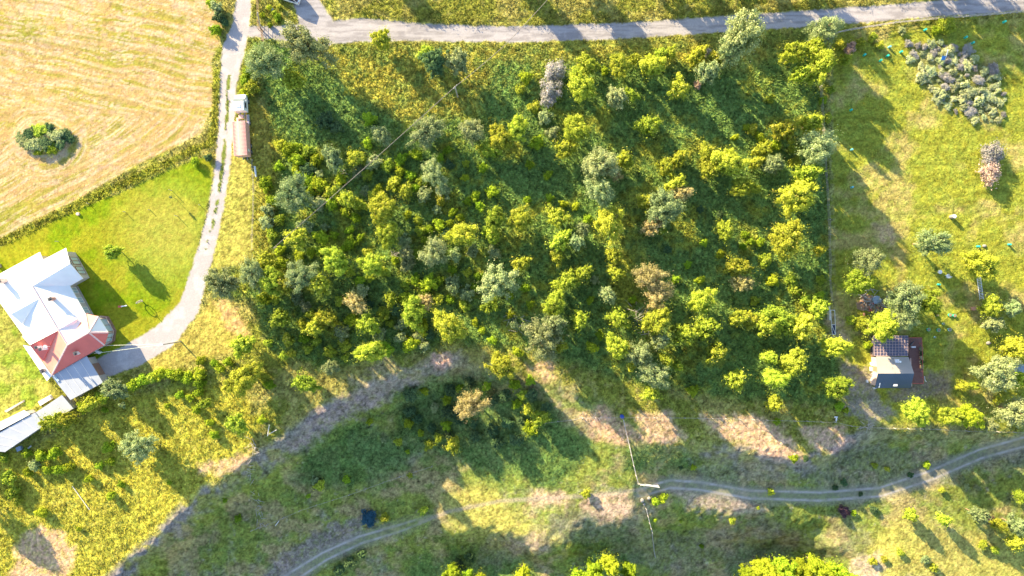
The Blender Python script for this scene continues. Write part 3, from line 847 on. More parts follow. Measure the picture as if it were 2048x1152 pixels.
#TREES_HERE
TREES = """
532 125 33 G 10|612 92 40 G 12|588 158 21 Y 5|764 80 20 Y 6|870 125 25 D 8|916 124 23 G 7|855 108 18 Y 4|765 272 18 G 5|857 265 33 G 6.5|943 262 25 G 6.5
1000 276 26 Y 6.5|1034 258 25 Y 7|985 300 20 Y 5|665 315 21 G 5|712 317 19 Y 4|588 390 33 G 7.5|868 350 25 G 7|695 402 18 Y 4.5|765 417 30 Y 7|775 467 25 Y 6.5|812 383 15 Y 4
989 438 24 Y 7|1039 438 26 Y 7|924 470 28 Y 7.5|814 506 14 G 5|869 505 26 G 6.5|672 522 30 Y 8|744 528 25 Y 6.5|594 478 22 Y 6|530 522 18 Y 5|545 562 27 Y 7|605 552 31 G 7.5|573 568 20 Y 6
509 546 28 G 8|444 566 32 G 9|640 566 22 Y 6|994 566 35 G 9|560 637 20 Y 6|612 612 12 G 4|604 647 12 Y 4|654 636 20 Y 6|629 656 18 Y 6|622 628 11 Y 4|713 607 20 P 6|737 649 22 Y 7|742 704 27 Y 7.5
827 624 31 Y 7.5|852 604 15 P 5|897 652 32 Y 8|781 598 14 Y 5|612 766 22 Y 5.5|663 735 15 G 4|1002 731 27 Y 6.5|944 808 33 P 9|907 890 17 Y 4|877 876 10 Y 3|859 889 12 Y 3.5|796 883 9 Y 3
1174 132 22 Y 6.5|1162 173 30 Y 7.5|1239 132 24 Y 6.5|1304 132 26 Y 7|1234 197 20 G 6|1261 192 16 Y 5.5|1394 112 20 Y 6|1416 145 21 G 6|1356 177 22 Y 6.5|1296 253 23 Y 6.5|1151 258 28 Y 7.5|1132 298 22 Y 6
1199 330 31 G 8.5|1226 345 16 P 6|1250 319 18 Y 6.5|1332 336 18 Y 6|1357 318 17 Y 6|1351 368 19 Y 6.5|1454 326 34 Y 8.5|1416 341 18 Y 6|1412 303 16 Y 5|1487 375 24 Y 6.5|1199 384 25 G 8|1292 405 19 Y 7
1330 416 34 G 9.5|1360 388 19 P 7|1304 450 20 P 7|1322 458 12 Y 5|1114 434 22 Y 6.5|1220 448 33 Y 8.5|1165 460 14 G 5|1122 481 22 Y 7|1154 485 15 G 6|1115 515 14 Y 5|1226 513 17 Y 6|1232 547 16 Y 6|1449 460 19 Y 6
1475 533 23 Y 6.5|1484 566 20 P 6|1042 527 19 Y 6|1138 562 20 Y 6.5|1168 545 17 Y 6.5|1114 570 12 Y 5|1303 556 33 P 9|1312 592 26 P 8|1109 608 26 Y 7.5|1215 590 16 G 5|1160 640 18 Y 6.5|1085 676 37 G 9|1106 645 18 G 8
1239 637 22 Y 7|1234 693 24 Y 7|1311 641 27 Y 7.5|1318 680 17 G 6.5|1278 706 25 G 7.5|1304 748 29 G 8|1331 718 13 Y 5|1355 732 11 Y 4|1302 786 17 Y 5|1404 603 28 Y 7.5|1371 668 23 Y 6.5|1411 656 23 Y 6.5|1478 634 19 Y 6
1431 703 20 Y 6|1471 758 21 Y 5.5|1079 837 18 Y 4|1057 820 12 Y 3.5|1646 62 26 G 9|1628 96 17 Y 6|1636 132 30 Y 8|1588 108 24 Y 7|1602 148 19 Y 6|1623 246 20 Y 5.5|1568 262 23 Y 6|1632 292 33 G 9.5|1592 394 35 Y 8
1611 350 23 Y 7|1573 479 35 Y 8|1638 500 12 Y 4|1732 526 28 G 8|1716 562 29 Y 7|1864 484 28 G 9.5|1960 530 32 Y 6.5|1556 640 36 Y 7.5|1600 652 23 Y 6|1638 616 20 Y 6|1668 693 24 Y 6|1586 724 27 Y 6.5|1551 757 24 Y 6
1538 716 14 Y 5|1673 773 25 Y 5.5|1548 806 16 Y 4.5|1806 602 34 G 9|1800 638 24 G 8|1856 606 25 Y 8|1762 652 26 Y 10.5|1831 822 26 Y 6|1900 832 24 Y 5|1938 832 24 B 5|1974 850 16 G 4|1926 771 12 Y 3.5|1945 772 11 Y 3.5
1993 746 34 G 8|2030 700 28 Y 7|2036 756 16 Y 5|2033 823 34 G 8|1981 612 20 Y 5.5|2020 616 16 G 5|1985 648 17 G 5|228 503 16 Y 4.6|232 778 22 G 5|180 808 16 Y 4|487 757 34 Y 7.5|486 690 22 Y 6|475 849 21 Y 5|117 841 19 Y 5.5
137 838 16 Y 5.5|98 846 15 Y 5|280 893 31 G 6.5|410 808 12 Y 3.5|1821 1029 13 Y 4.5|1887 1038 13 Y 4.5|1956 1029 16 G 6|2040 992 12 Y 4|1998 1051 13 Y 4.5|2030 1049 17 G 6|2030 1083 16 Y 5
1221 1128 20 B 11|1188 1146 24 B 11|1256 1140 15 B 9|1160 1156 20 B 10|905 1148 20 B 10|935 1158 18 B 9|1045 1150 19 B 10|1498 1152 22 B 11|1530 1140 24 B 12|1565 1136 26 B 12|1602 1146 26 B 11|1640 1138 25 B 12|1676 1148 22 B 11|1700 1158 16 B 9|960 1160 16 B 8|1585 1158 22 B 10|1545 1160 22 B 10
1525 300 18 Y 5|1545 330 18 G 6|1512 325 14 Y 5|1430 690 12 G 4|1530 652 20 Y 5|1500 640 17 Y 5|1690 120 11 Y 3|1320 110 14 Y 4|1268 118 12 Y 4|1340 105 13 Y 4|1430 118 14 Y 5|1120 690 15 Y 5|1156 760 0 Y 0
"""
EXTRA_OFF = """1010 -90 30 Y 10|1150 -75 26 Y 9|1300 -95 30 Y 11|1372 -100 30 Y 11|1440 -105 30 G 12|1520 -95 32 Y 11|1590 -100 30 G 11|1840 -110 32 G 12|1900 -120 30 Y 12|1970 -130 30 G 13|2110 -60 40 G 12|2150 560 40 G 11
-60 1010 30 Y 7|2110 700 30 Y 8|2120 900 30 Y 7|2110 1010 26 Y 7|780 -60 22 Y 5|-90 900 26 Y 6"""
BUSHES = """
650 240 18 sd|672 255 14 sd|740 238 13 s|575 300 14 s|595 318 14 s|615 303 12 sy|632 320 12 s|558 334 10 s|560 290 11 sy|600 355 12 s|596 295 9 s|640 370 15 s|662 385 14 sy|682 358 11 s|735 288 10 s|735 350 11 sy|776 332 13 sy|800 342 11 s|822 352 11 s|845 362 11 sy
665 408 13 s|720 410 12 sy|690 424 10 s|711 437 10 s|745 390 9 sy|859 458 10 s|930 355 7 s|932 328 7 sy|965 336 10 s|967 300 12 sy|985 382 13 s|950 392 9 s|936 404 8 s|960 412 10 s|905 424 9 s|920 436 8 s|900 446 7 s|875 420 9 sg|832 376 10 s|895 300 9 s|880 315 8 s
815 430 8 s|835 440 8 sy|850 480 8 s|700 460 9 s|640 500 9 s|650 455 8 sg|668 470 9 s|690 495 9 s|720 475 8 s|735 505 9 sy|622 505 9 s|560 440 11 sy|545 470 11 sy|560 500 10 s|720 560 10 s|700 545 10 sy|770 545 9 sy|790 520 8 s|830 560 11 s|850 585 10 s|810 570 10 sy
880 560 10 s|905 540 9 s|935 545 9 sy|950 575 9 s|930 612 10 sy|878 597 10 sy|900 600 9 s|782 647 8 sy|577 680 11 sy|585 706 8 sy|568 712 9 sy|616 697 9 sy|632 684 8 sy|660 703 11 sy|690 690 13 sy|690 715 8 sy|537 686 8 sy|527 596 13 s|550 600 9 sy|680 600 10 sy
524 840 9 s|740 843 7 s|528 755 11 sy|538 771 10 s|842 866 7 s|850 782 9 s|893 800 10 s|918 775 8 s|870 815 9 sg|768 880 6 sg|815 903 5 s|639 972 11 sy|630 960 8 sg|692 958 9 s|617 992 5 s|770 1036 10 sy|846 1022 9 sy|820 950 6 sy|477 1037 8 s|450 1000 5 s
1050 155 13 s|1210 142 8 s|1040 180 10 sy|1070 215 12 sy|1090 235 14 sg|1105 265 12 sg|1075 285 14 s|1127 408 8 s|1150 412 8 s|1175 438 9 s|1100 395 8 s|1060 330 9 s|1095 350 9 s|1055 400 8 s|1490 470 8 s|1500 483 8 s|1486 492 7 s|1184 695 11 s|1201 671 9 s|1263 732 9 sy
1386 780 12 s|1033 808 10 s|1035 705 10 s|1020 590 9 s|1050 575 9 s|1060 610 9 s|1020 630 8 s|950 645 8 s|965 660 8 s|985 680 8 s|1030 650 9 sg|1190 560 8 sg|1180 600 8 s|1265 600 8 s|1270 650 9 sd|1350 560 9 s|1375 530 8 s|1400 560 9 s|1440 510 9 s|1335 500 8 sd
1408 485 8 s|1554 843 7 s|1440 430 8 sd|1400 420 8 sd|1700 97 12 k|1720 85 8 sy|1745 75 9 sy|1760 90 8 sy|1680 90 10 sy|1893 52 16 w|1804 62 7 sg|1872 62 9 s|1655 235 8 sy|1645 200 8 s|1660 180 9 sy|1588 916 9 s|1611 917 6 sd|1853 930 7 s|1541 983 8 sy|1750 931 6 sy|1775 938 5 sy
1708 1026 6 s|1688 965 7 sd|1670 975 6 sd|1820 950 6 sd|1747 1018 8 sd|1721 988 5 sd|1885 980 6 sy|1922 957 6 sg|1955 975 6 sg|1932 973 6 sg|1990 1100 8 sy|1965 1090 8 sy|1745 1122 8 sy|1768 1118 7 sy|1800 1105 7 sy|1850 1118 9 sg|1866 1135 8 sy|1310 1003 9 s|1326 995 9 s|1386 935 6 s|1362 936 4 sd
1465 1042 7 sy|1463 1040 6 sy|1403 1092 5 s|1172 987 9 sy|1516 1016 4 sy|1362 1042 4 sy|1310 1040 4 s|1678 812 8 s|1692 820 6 s|1735 690 8 s|1760 750 6 sy|290 760 13 s|268 770 12 s|248 782 11 sy|320 748 13 s|340 747 11 s|358 752 12 s|376 756 11 s|306 755 11 sy
205 795 12 sy|165 815 10 s|402 722 9 s|430 727 8 s|455 724 9 s|440 738 9 s|400 748 12 s|400 768 11 s|398 785 9 s|393 818 9 s|380 795 8 s|420 845 8 s|428 870 9 s|360 790 8 s|335 812 6 s|245 810 6 sg|210 820 6 s|218 895 11 s|222 922 9 s|200 930 8 s|178 957 8 s|243 969 7 s|222 990 9 s
84 1024 10 s|86 912 12 s|110 906 12 s|122 939 12 s|95 940 9 s|140 934 10 s|55 905 9 s|56 945 9 s|70 930 10 sg|20 955 14 sy|8 915 10 sy|25 985 12 sy|35 1000 9 sy|158 1058 5 s|338 965 5 s|390 324 8 s|417 315 8 sd|432 60 11 s|440 35 12 sd|433 15 11 sg|450 45 9 sd|421 5 9 s
60 270 14 sd|78 262 14 sy|98 258 13 sd|50 285 14 sg|70 290 15 sg|92 285 14 sd|112 272 14 sg|130 268 12 sd|120 288 12 sd|100 297 13 s|140 278 10 sd|80 300 11 s|40 275 10 sg|497 145 12 s|492 165 11 s|490 185 9 s|505 175 14 sy|520 60 0 s|540 15 6 s|555 35 7 s|540 50 5 s|525 30 5 s|560 15 5 sy
548 26 5 sy|1995 800 8 sy|1660 870 0 s|700 1125 12 sd|680 1140 12 sd|725 1108 10 sd|920 1130 14 sd|940 1115 12 sd|1200 1085 0 sd|1060 760 10 s|1030 770 12 s|1045 790 10 sy|1020 745 8 sg|1395 170 8 k|1410 105 9 u|1660 70 10 u|1638 310 8 u|1580 560 12 sy|1530 520 12 sy|1545 560 12 s
1520 485 9 s|1610 600 12 sy|1590 580 10 sy|1640 560 9 sy|1640 590 9 s|1510 600 9 sy|1720 650 12 sy|1700 640 9 sy|1735 660 9 sy|1690 720 0 s|1540 200 9 sy|1505 260 10 sy|1520 275 10 s|1495 255 8 s|1550 290 10 s|1590 300 10 sy|1590 325 10 sy|1470 275 7 s|1655 420 0 s
"""
for row in TREES.replace('\n', '|').split('|'):
    p = row.split()
    if len(p) < 5 or float(p[2]) == 0: continue
    tree(float(p[0]), float(p[1]), float(p[2]), p[3], float(p[4]))
big = tree(1482, 74, 33, 'G', 19, base=(1453, 166))
PENDING.pop(); big['label'] = 'very tall pine leaning over the gravel road edge with its bare trunk in view'
mid = tree(1462, 100, 20, 'G', 12)
for row in EXTRA_OFF.replace('\n', '|').split('|'):
    p = row.split()
    if len(p) < 5: continue
    o = tree(float(p[0]), float(p[1]), float(p[2]), p[3], float(p[4]))
for row in BUSHES.replace('\n', '|').split('|'):
    p = row.split()
    if len(p) < 4 or float(p[2]) == 0: continue
    bush(float(p[0]), float(p[1]), float(p[2]), p[3], .36 if (float(p[0]) < 160 and 250 < float(p[1]) < 310) else 1.0, name='bush')
_all = [tuple(float(v) for v in row.split()[:3]) for row in (TREES + '|' + BUSHES).replace('\n', '|').split('|') if len(row.split()) >= 4]
fr = random.Random(21); fill = []
def fillers(poly, n, keys, rlo, rhi, gap):
    xs = [p[0] for p in poly]; ys = [p[1] for p in poly]; got = 0
    for _ in range(5000):
        if got >= n: break
        x, y, r_ = fr.uniform(min(xs), max(xs)), fr.uniform(min(ys), max(ys)), fr.uniform(rlo, rhi)
        if sd_poly(np.array([x]), np.array([y]), poly)[0] > 0: continue
        if any((x - a[0]) ** 2 + (y - a[1]) ** 2 < ((a[2] + r_) * gap) ** 2 for a in _all): continue
        _all.append((x, y, r_)); got += 1; bush(x, y, r_, fr.choice(keys), fr.uniform(.8, 1.2), name='bush')
fillers([(530, 330), (900, 300), (1000, 420), (990, 600), (900, 700), (640, 710), (540, 640)], 60, ['s', 'sg', 'sd', 's', 'sg', 'sy', 's'], 9, 17, .72)
fillers([(810, 775), (930, 750), (1010, 770), (1100, 800), (1090, 880), (980, 900), (880, 870), (815, 850)], 24, ['sd', 'sd', 's', 'sd'], 9, 18, .75)
# special bushes
bush(1112, 142, 21, 'u', 1.1, 'flowering_shrub', lab='dull purple flowering shrub beside yellow-green trees, upper of the two', grp='purple shrubs in the wood')
bush(1100, 185, 23, 'u', 1.1, 'flowering_shrub', lab='dull purple flowering shrub beside yellow-green trees, lower of the two', grp='purple shrubs in the wood')
bush(1985, 306, 23, 'u', .8, 'flowering_shrub', lab='grey-mauve shrub on the garden meadow touching the pink bush', grp='shrubs on the garden meadow')
bush(1978, 343, 24, 'k', .8, 'flowering_shrub', lab='pale pink bush standing on the open garden meadow', grp='shrubs on the garden meadow')
bush(737, 1037, 19, 'st', .6, 'bush', lab='dark blue-green bush alone on the shaded hillside')
bush(1688, 1023, 12, 'sr', .5, 'bush', lab='dark red bush below the dirt track ruts')
bush(1978, 1040, 11, 'sr', .8, 'bush', lab='dark red bush between pale trees at the low meadow')

# lilac bed: countable flowering clumps
lr = random.Random(5); lil = []
for _ in range(4000):
    x, y = lr.uniform(1815, 2010), lr.uniform(80, 250)
    if sd_poly(np.array([x]), np.array([y]), LILAC)[0] > 6 - 14 * lr.random(): continue
    if all((x - a) ** 2 + (y - b) ** 2 > (9 + 9 * ((a * 7.3 + b * 3.1) % 1.0)) ** 2 for a, b in lil): lil.append((x, y))
lil = lil[:110]
for i, (x, y) in enumerate(lil):
    r_ = lr.choice((3.5, 5, 6.5, 8, 10))
    key = 'u' if (lr.random() < (.42 if y < 190 else .16)) else 'l'
    o = bush(x, y, r_, key, .6, 'flowering_shrub', lab='x', grp='lilac clumps of the flowering bed')
    o.scale = (o.scale.x * lr.uniform(.7, 1.5), o.scale.y * lr.uniform(.8, 1.2), o.scale.z * lr.uniform(.6, 1.5))
    PENDING.append((o, 'mauve lilac clump' if key == 'u' else 'grey-green lilac clump', x, y))
finish_labels()

# ------------------------------------------------------------------ undergrowth and grass (stuff)
def hvec(x, y): return height(x, y)
def scatter(n, lo=(-108, -62), hi=(108, 60)):
    return np.random.default_rng(n).uniform(lo, hi, size=(n, 2))
def to_px(x, y):
    z = height(x, y); k = H / (H - z) * 10
    return 1024 + x * k, 576 - y * k, z

def undergrowth(name, label, n, keep, leafn, size, hgt, seed, colmix, lsz=.13):
    r = np.random.default_rng(seed)
    P = r.uniform((-108, -62), (108, 60), size=(n, 2))
    px, py, z = to_px(P[:, 0], P[:, 1])
    kp = keep(px, py, r)
    P = P[kp]; px = px[kp]; py = py[kp]; z = z[kp]
    N = len(P); c, gh, kind = ground_color(px, py)
    ok = kind == 0; P = P[ok]; px = px[ok]; py = py[ok]; z = z[ok]; c = c[ok]; N = len(P)
    s = size * r.uniform(.5, 1.4, N)
    idx = np.repeat(np.arange(N), leafn)
    d = r.normal(size=(len(idx), 3)); d /= np.linalg.norm(d, axis=1, keepdims=True); d[:, 2] = np.abs(d[:, 2])
    rad = r.random(len(idx)) ** .5
    C = np.stack([P[idx, 0] + d[:, 0] * s[idx] * rad, P[idx, 1] + d[:, 1] * s[idx] * rad, z[idx] + d[:, 2] * s[idx] * hgt * rad + .03], 1)
    nn = d * .8 + np.array((0, 0, .5)) + r.normal(size=d.shape) * .4; nn /= np.linalg.norm(nn, axis=1, keepdims=True)
    Q = leaf_quads(C, lsz * r.uniform(.6, 1.4, len(idx)), nn, r)
    cc = c[idx] * (1 - colmix[3]) + np.array(colmix[:3]) * colmix[3]
    cc = cc * (r.uniform(.7, 1.25, N)[idx] * r.uniform(.8, 1.2, len(idx)))[:, None]
    me = fast_mesh(name, Q, 4, M['blade'], col=np.clip(cc, 0, .9))
    o = bpy.data.objects.new(name, me); COL.objects.link(o); tag(o, label, 'undergrowth', kind='stuff'); return o
def keep_wood(px, py, r):
    s = sd_poly(px, py, WOOD); n = fbm(px / 40, py / 40, 80, 3)
    dens = sstep(15, -20, s) * sstep(.52, .66, n) * .10
    dens = np.maximum(dens * .9, sstep(10, -10, s) * ((px < 1000) & (py > 240)) * .8 * sstep(.40, .56, n))
    return r.random(len(px)) < dens
undergrowth('undergrowth', 'low leafy undergrowth covering the ground between the trees', 34000, keep_wood, 18, .50, 1.0, 201, (.27, .36, .06, .7), lsz=.11)
def keep_rough(px, py, r):
    north = (py < np.interp(px, [640, 860, 1240, 1740, 2048], [-20, 40, 38, 5, -15])) & (px > 640)
    south = sd_poly(px, py, [(560, 86), (1640, 64), (1640, 100), (1300, 115), (960, 200), (800, 240), (640, 120)]) < 0
    st = dist_line(px, py, STRIP_LINES[0])[0] < 7
    tk = sd_poly(px, py, [(490, 110), (520, 100), (560, 200), (560, 320), (520, 340), (508, 240), (480, 190), (476, 140)]) < 0
    tr = sd_poly(px, py, [(500, 0), (560, 10), (570, 40), (530, 60), (500, 55)]) < 0
    mid = (dist_line(px, py, [(453, 160), (452, 250), (445, 360), (430, 440)])[0] < 3.5)
    dens = np.where(north, .8, np.where(south, .6, 0)); dens = np.where(st, .75, dens); dens = np.where(tk | tr, .7, dens)
    return r.random(len(px)) < dens
undergrowth('tall_weeds', 'tall flowering weeds along the road and ditch', 60000, keep_rough, 13, .30, 1.3, 202, (.38, .34, .09, .45), lsz=.10)

def keep_edge(px, py, r):
    ye = np.interp(px, [640, 720, 860, 1024, 1240, 1480, 1740, 2048], [-30, 22, 44, 50, 43, 27, 9, -14])
    d = ye - py; n = fbm(px / 22, py / 60, 85, 2)
    return (px > 650) & (d > -2) & (d < 14) & (r.random(len(px)) < sstep(.3, .5, n))
undergrowth('roadside_weeds', 'tall weed fringe along the far edge of the gravel road', 200000, keep_edge, 12, .38, 2.4, 203, (.36, .36, .09, .3), lsz=.11)

def grass(name, label, n, seed, dens_fn, sz=(.12, .36), colgain=1.0):
    r = np.random.default_rng(seed)
    P = r.uniform((-107, -61.5), (107, 59.5), size=(n, 2))
    px, py, z = to_px(P[:, 0], P[:, 1])
    c, gh, kind = ground_color(px, py)
    kp = (r.random(n) < dens_fn(px, py, gh)) & ((kind == 0) | (gh > .5))
    P = P[kp]; z = z[kp]; c = c[kp]; gh = gh[kp]; N = len(P)
    bumpz = ((fbm(P[:, 0] * .9, P[:, 1] * .9, 60, 3) - .5) * .30) * np.clip(gh, .12, 1.5)
    hgt = r.uniform(sz[0], sz[1], N) * np.clip(gh, .35, 1.4)
    a = r.uniform(0, 2 * np.pi, N); lean = r.uniform(.3, 1.3, N)
    wd = hgt * r.uniform(.22, .5, N)
    b0 = np.stack([P[:, 0], P[:, 1], z + bumpz - .02], 1)
    t = np.stack([np.cos(a) * np.sin(lean) * hgt, np.sin(a) * np.sin(lean) * hgt, np.cos(lean) * hgt], 1)
    side = np.stack([-np.sin(a) * wd, np.cos(a) * wd, np.zeros(N)], 1)
    V = np.stack([b0 - side, b0 + side, b0 + t], 1).reshape(-1, 3)
    cc = c * (r.uniform(.62, 1.45, N) * colgain)[:, None]
    cc[:, 0] *= r.uniform(.9, 1.12, N)
    me = fast_mesh(name, V, 3, M['blade'], col=np.clip(cc, 0, .9))
    o = bpy.data.objects.new(name, me); COL.objects.link(o); tag(o, label, 'grass', kind='stuff'); return o
grass('meadow_grass', 'grass tufts over the meadows, lawn and hillside', 800000, 301, lambda px, py, gh: np.clip(.25 + gh * .6, 0, 1) * (gh > .15))

#OBJECTS_HERE
def inset(pts, d):
    """pull a polygon's sides in by d metres (points are Vectors, any winding)"""
    n = len(pts); A = sum(pts[i].x * pts[(i + 1) % n].y - pts[(i + 1) % n].x * pts[i].y for i in range(n)); sg = 1 if A > 0 else -1
    out = []
    for i in range(n):
        p0, p1, p2 = pts[i - 1], pts[i], pts[(i + 1) % n]
        e1 = (p1 - p0).to_2d().normalized(); e2 = (p2 - p1).to_2d().normalized()
        n1 = Vector((-e1.y, e1.x)) * sg; n2 = Vector((-e2.y, e2.x)) * sg
        b = n1 + n2; k = max(.35, 1 + n1.dot(n2)); off = b * (d / k)
        out.append(Vector((p1.x + off.x, p1.y + off.y, p1.z)))
    return out

# ---------------- the house
E, RZ = 3.2, 5.5
def q(x, y, z): return W3(x, y, z)
house = thing('house', 'large house with white metal roofs, a red roofed octagonal end and many chimneys', 'house', G(110, 640))
outline = [q(-34, 567, E), q(80, 504, E), q(86, 520, E), q(132, 496, E), q(166, 557, E), q(140, 572, E), q(171, 627, E), q(197, 633, E), q(217, 665, E), q(209, 690, E), q(104, 751, E), q(62, 693, E - .1), q(-2, 603, E - .1)]
wl = inset(outline, .5)
fix(MB().prism_to([Vector((p.x, p.y, E - .12)) for p in wl], -.3).build('wall', M['wall'], house))
def slab(polys, name, m, parent, th=.14):
    b = MB()
    for pl in polys: b.prism([q(*p) for p in pl], th)
    return fix(b.build(name, m, parent))
g1, J1, J2, J3, AP = (140, 527, RZ), (65, 572, RZ), (117, 660, RZ), (135, 690, RZ), (178, 665, RZ)
whites = [[(-34, 566, E), (80, 504, E), (86, 520, E + .35), (132, 496, E), g1, J1],
          [g1, (166, 557, E), (140, 572, E), J1],
          [J1, (140, 572, E), (171, 627, E), J3],
          [J1, J2, (62, 692, E + .12), (-2, 603, E), (-34, 566, E)]]
rf = slab(whites, 'roof', M['whiteroof'], house)
rr_ = slab([[J3, (171, 627, E + .02), AP], [AP, (171, 627, E + .02), (197, 633, E)], [J2, J3, (104, 749, E), (62, 692, E + .16)]], 'roof', M['orangeroof'], house)
rr_['label'] = 'faded orange red roof slopes'
r2 = slab([[J3, AP, (209, 690, E), (104, 751, E - .02)], [AP, (217, 665, E), (209, 690, E)]], 'roof', M['redroof'], house)
r2['label'] = 'deep red roof slopes'
r3 = slab([[AP, (197, 633, E), (217, 665, E)]], 'roof', M['whiteroof'], house); r3['label'] = 'white facet of the octagonal roof'
# cross gables on the garden side
fix(slab([[(76, 598, RZ + .03), (22, 628, RZ - .1), (44, 648, E + .75)], [(76, 598, RZ + .03), (4, 610, E + .45), (22, 628, RZ - .1)]], 'gable_roof', M['whiteroof'], house, .5))
gr = slab([[(114, 663, RZ + .03), (60, 691, RZ - .1), (86, 722, E + .55)]], 'gable_roof', M['redroof'], house, .4); gr['label'] = 'red slope of the garden gable'
slab([[(114, 662, RZ + .05), (44, 672, E + .7), (60, 690, RZ - .08)]], 'gable_roof', M['whiteroof'], house, .4)
slab([[(117, 659, RZ + .05), (153, 638, RZ - 1.0), (135, 628, E + 1.15)], [(117, 659, RZ + .05), (150, 652, E + .85), (153, 638, RZ - 1.0)]], 'gable_roof', M['whiteroof'], house, .3)
# low roof along the garden side
slab([[(62, 693, E - .12), (104, 751, E - .12), (94, 762, E - .6), (46, 690, E - .6)]], 'roof', M['whitemetal'], house, .1)['label'] = 'low white lean-to roof strip'
# ridge caps
b = MB()
for p_, q_, rad in ((J1, J2, .10), (J2, J3, .10)): b.tube(q(*p_) + Vector((0, 0, .05)), q(*q_) + Vector((0, 0, .05)), rad, n=6)
b.build('ridge_cap', M['pinkridge'], house)['label'] = 'pink cap along the main ridge'
b = MB()
for p_, q_ in ((J3, AP), (J3, (104, 750, E)), (AP, (172, 628, E)), (AP, (197, 633, E)), (AP, (217, 665, E)), (AP, (209, 690, E))):
    b.tube(q(*p_) + Vector((0, 0, .05)), q(*q_) + Vector((0, 0, .06)), .17, n=6)
b.build('ridge_cap', M['pinkridge'], house)
# chimneys (sub-parts of the roofs)
def chim(px, py, z, w_, d_, h_, m, par, cap=True, lab=None):
    c = q(px, py, z); b = MB().box((c.x, c.y, z - .5 + h_ / 2), (w_, d_, h_ + 1), .5)
    o = b.build('chimney', m, par)
    if cap:
        MB().box((c.x, c.y, z + h_ + .06), (w_ + .18, d_ + .18, .12), .5).box((c.x, c.y, z + h_ + .3), (w_ * .6, d_ * .6, .25), .5).build('chimney_cap', M['darksteel'], par)
    if lab: o['label'] = lab
chim(106, 598, RZ - .55, .6, .45, .8, M['brick'], rf, lab='small brick chimney')
chim(3, 562, RZ - .5, .9, .8, .9, M['buffpaint'], rf)
b = MB().tube(q(37, 553, RZ - .8), q(37, 553, RZ + .9), .07); b.build('vent_pipe', M['steel'], rf)
b = MB().tube(q(68, 560, RZ - .3), q(66, 553, RZ + .8), .07); b.build('vent_pipe', M['steel'], rf)
chim(86, 693, RZ - .9, .35, .35, 1.9, M['white'], rr_); chim(94, 697, RZ - .9, .35, .35, 1.9, M['white'], rr_)
c = q(90, 694, RZ + 1.0); MB().tube(c, c + Vector((.15, .15, .08)), .34, .36, n=12).tube(c + Vector((0, 0, -1.5)), c, .04).build('satellite_dish', M['alu'], rr_)
chim(156, 706, E + .95, .5, .5, .8, M['whitewood'], r2)
chim(91, 741, E - .45, .6, .6, .9, M['steel'], house)
# windows in the walls that show
def wall_window(a, bpt, t, w_, z0, z1, m=M['blueglass'], fm=M['whitewood'], proud=.06):
    a = Vector((a.x, a.y, 0)); bpt = Vector((bpt.x, bpt.y, 0)); d = (bpt - a); L = d.length; d.normalize()
    c = a + d * (t * L); cen = Vector((sum(p.x for p in wl) / len(wl), sum(p.y for p in wl) / len(wl), 0))
    nrm = Vector((d.y, -d.x, 0)); 
    if nrm.dot(c - cen) < 0: nrm = -nrm
    ang = math.atan2(d.y, d.x)
    f = MB(); cz = (z0 + z1) / 2; hh = z1 - z0; p0 = c + nrm * proud
    for dx in (-w_ / 2, w_ / 2, 0): f.box((p0.x + d.x * dx, p0.y + d.y * dx, cz), (.09, .12, hh), ang)
    for dz in (-hh / 2, hh / 2): f.box((p0.x, p0.y, cz + dz), (w_ + .1, .14, .09), ang)
    wn = f.build('window', fm, house)
    p1 = c + nrm * (proud - .02)
    MB().box((p1.x, p1.y, cz), (w_ - .04, .05, hh - .04), ang).build('pane', m, wn)
wall_window(wl[7], wl[8], .5, 2.9, .35, 2.9, fm=M['brownframe']); wall_window(wl[8], wl[9], .5, 1.8, .35, 2.9, fm=M['brownframe']); wall_window(wl[6], wl[7], .55, 1.6, .4, 2.8, fm=M['brownframe'])
for t in (.18, .5, .82): wall_window(wl[5], wl[6], t, 1.2, .9, 2.5)
wall_window(wl[3], wl[4], .35, 1.6, .5, 2.8, fm=M['brownframe']); wall_window(wl[3], wl[4], .72, 1.6, .5, 2.8, fm=M['brownframe'])
wall_window(wl[1], wl[2], .5, .8, .9, 2.4); wall_window(wl[9], wl[10], .2, 1.2, .9, 2.4); wall_window(wl[12], wl[11], .4, 1.2, .9, 2.4)
# low terraces along the garden walls
def terrace(pts, z, name, m, lab):
    top = [q(x, y, z) for x, y in pts]; o = fix(MB().prism_to(top, -.3).build(name, m, house)); o['label'] = lab
    r_ = MB()
    up = [Vector((p.x, p.y, z + .55)) for p in inset(top, .1)]
    n = len(up)
    for i in range(n - 1):
        r_.tube(up[i], up[i + 1], .05, n=5)
        L = (up[i + 1] - up[i]).length; k = max(1, int(L / 1.2))
        for j in range(k + 1):
            p = up[i].lerp(up[i + 1], j / k); r_.tube(Vector((p.x, p.y, z - .02)), p, .04, n=5)
    r_.build('railing', M['buffpaint'], o)
terrace([(140, 515), (152, 517), (167, 545), (165, 557)], .6, 'terrace', M['greydeck'], 'small grey bay terrace at the white wing')
terrace([(146, 572), (153, 572), (181, 624), (176, 628)], .5, 'terrace', M['greydeck'], 'narrow grey terrace along the wall')
terrace([(200, 631), (216, 633), (231, 661), (228, 682), (212, 693)], .35, 'terrace', M['brownframe'], 'brown terrace round the octagonal end')

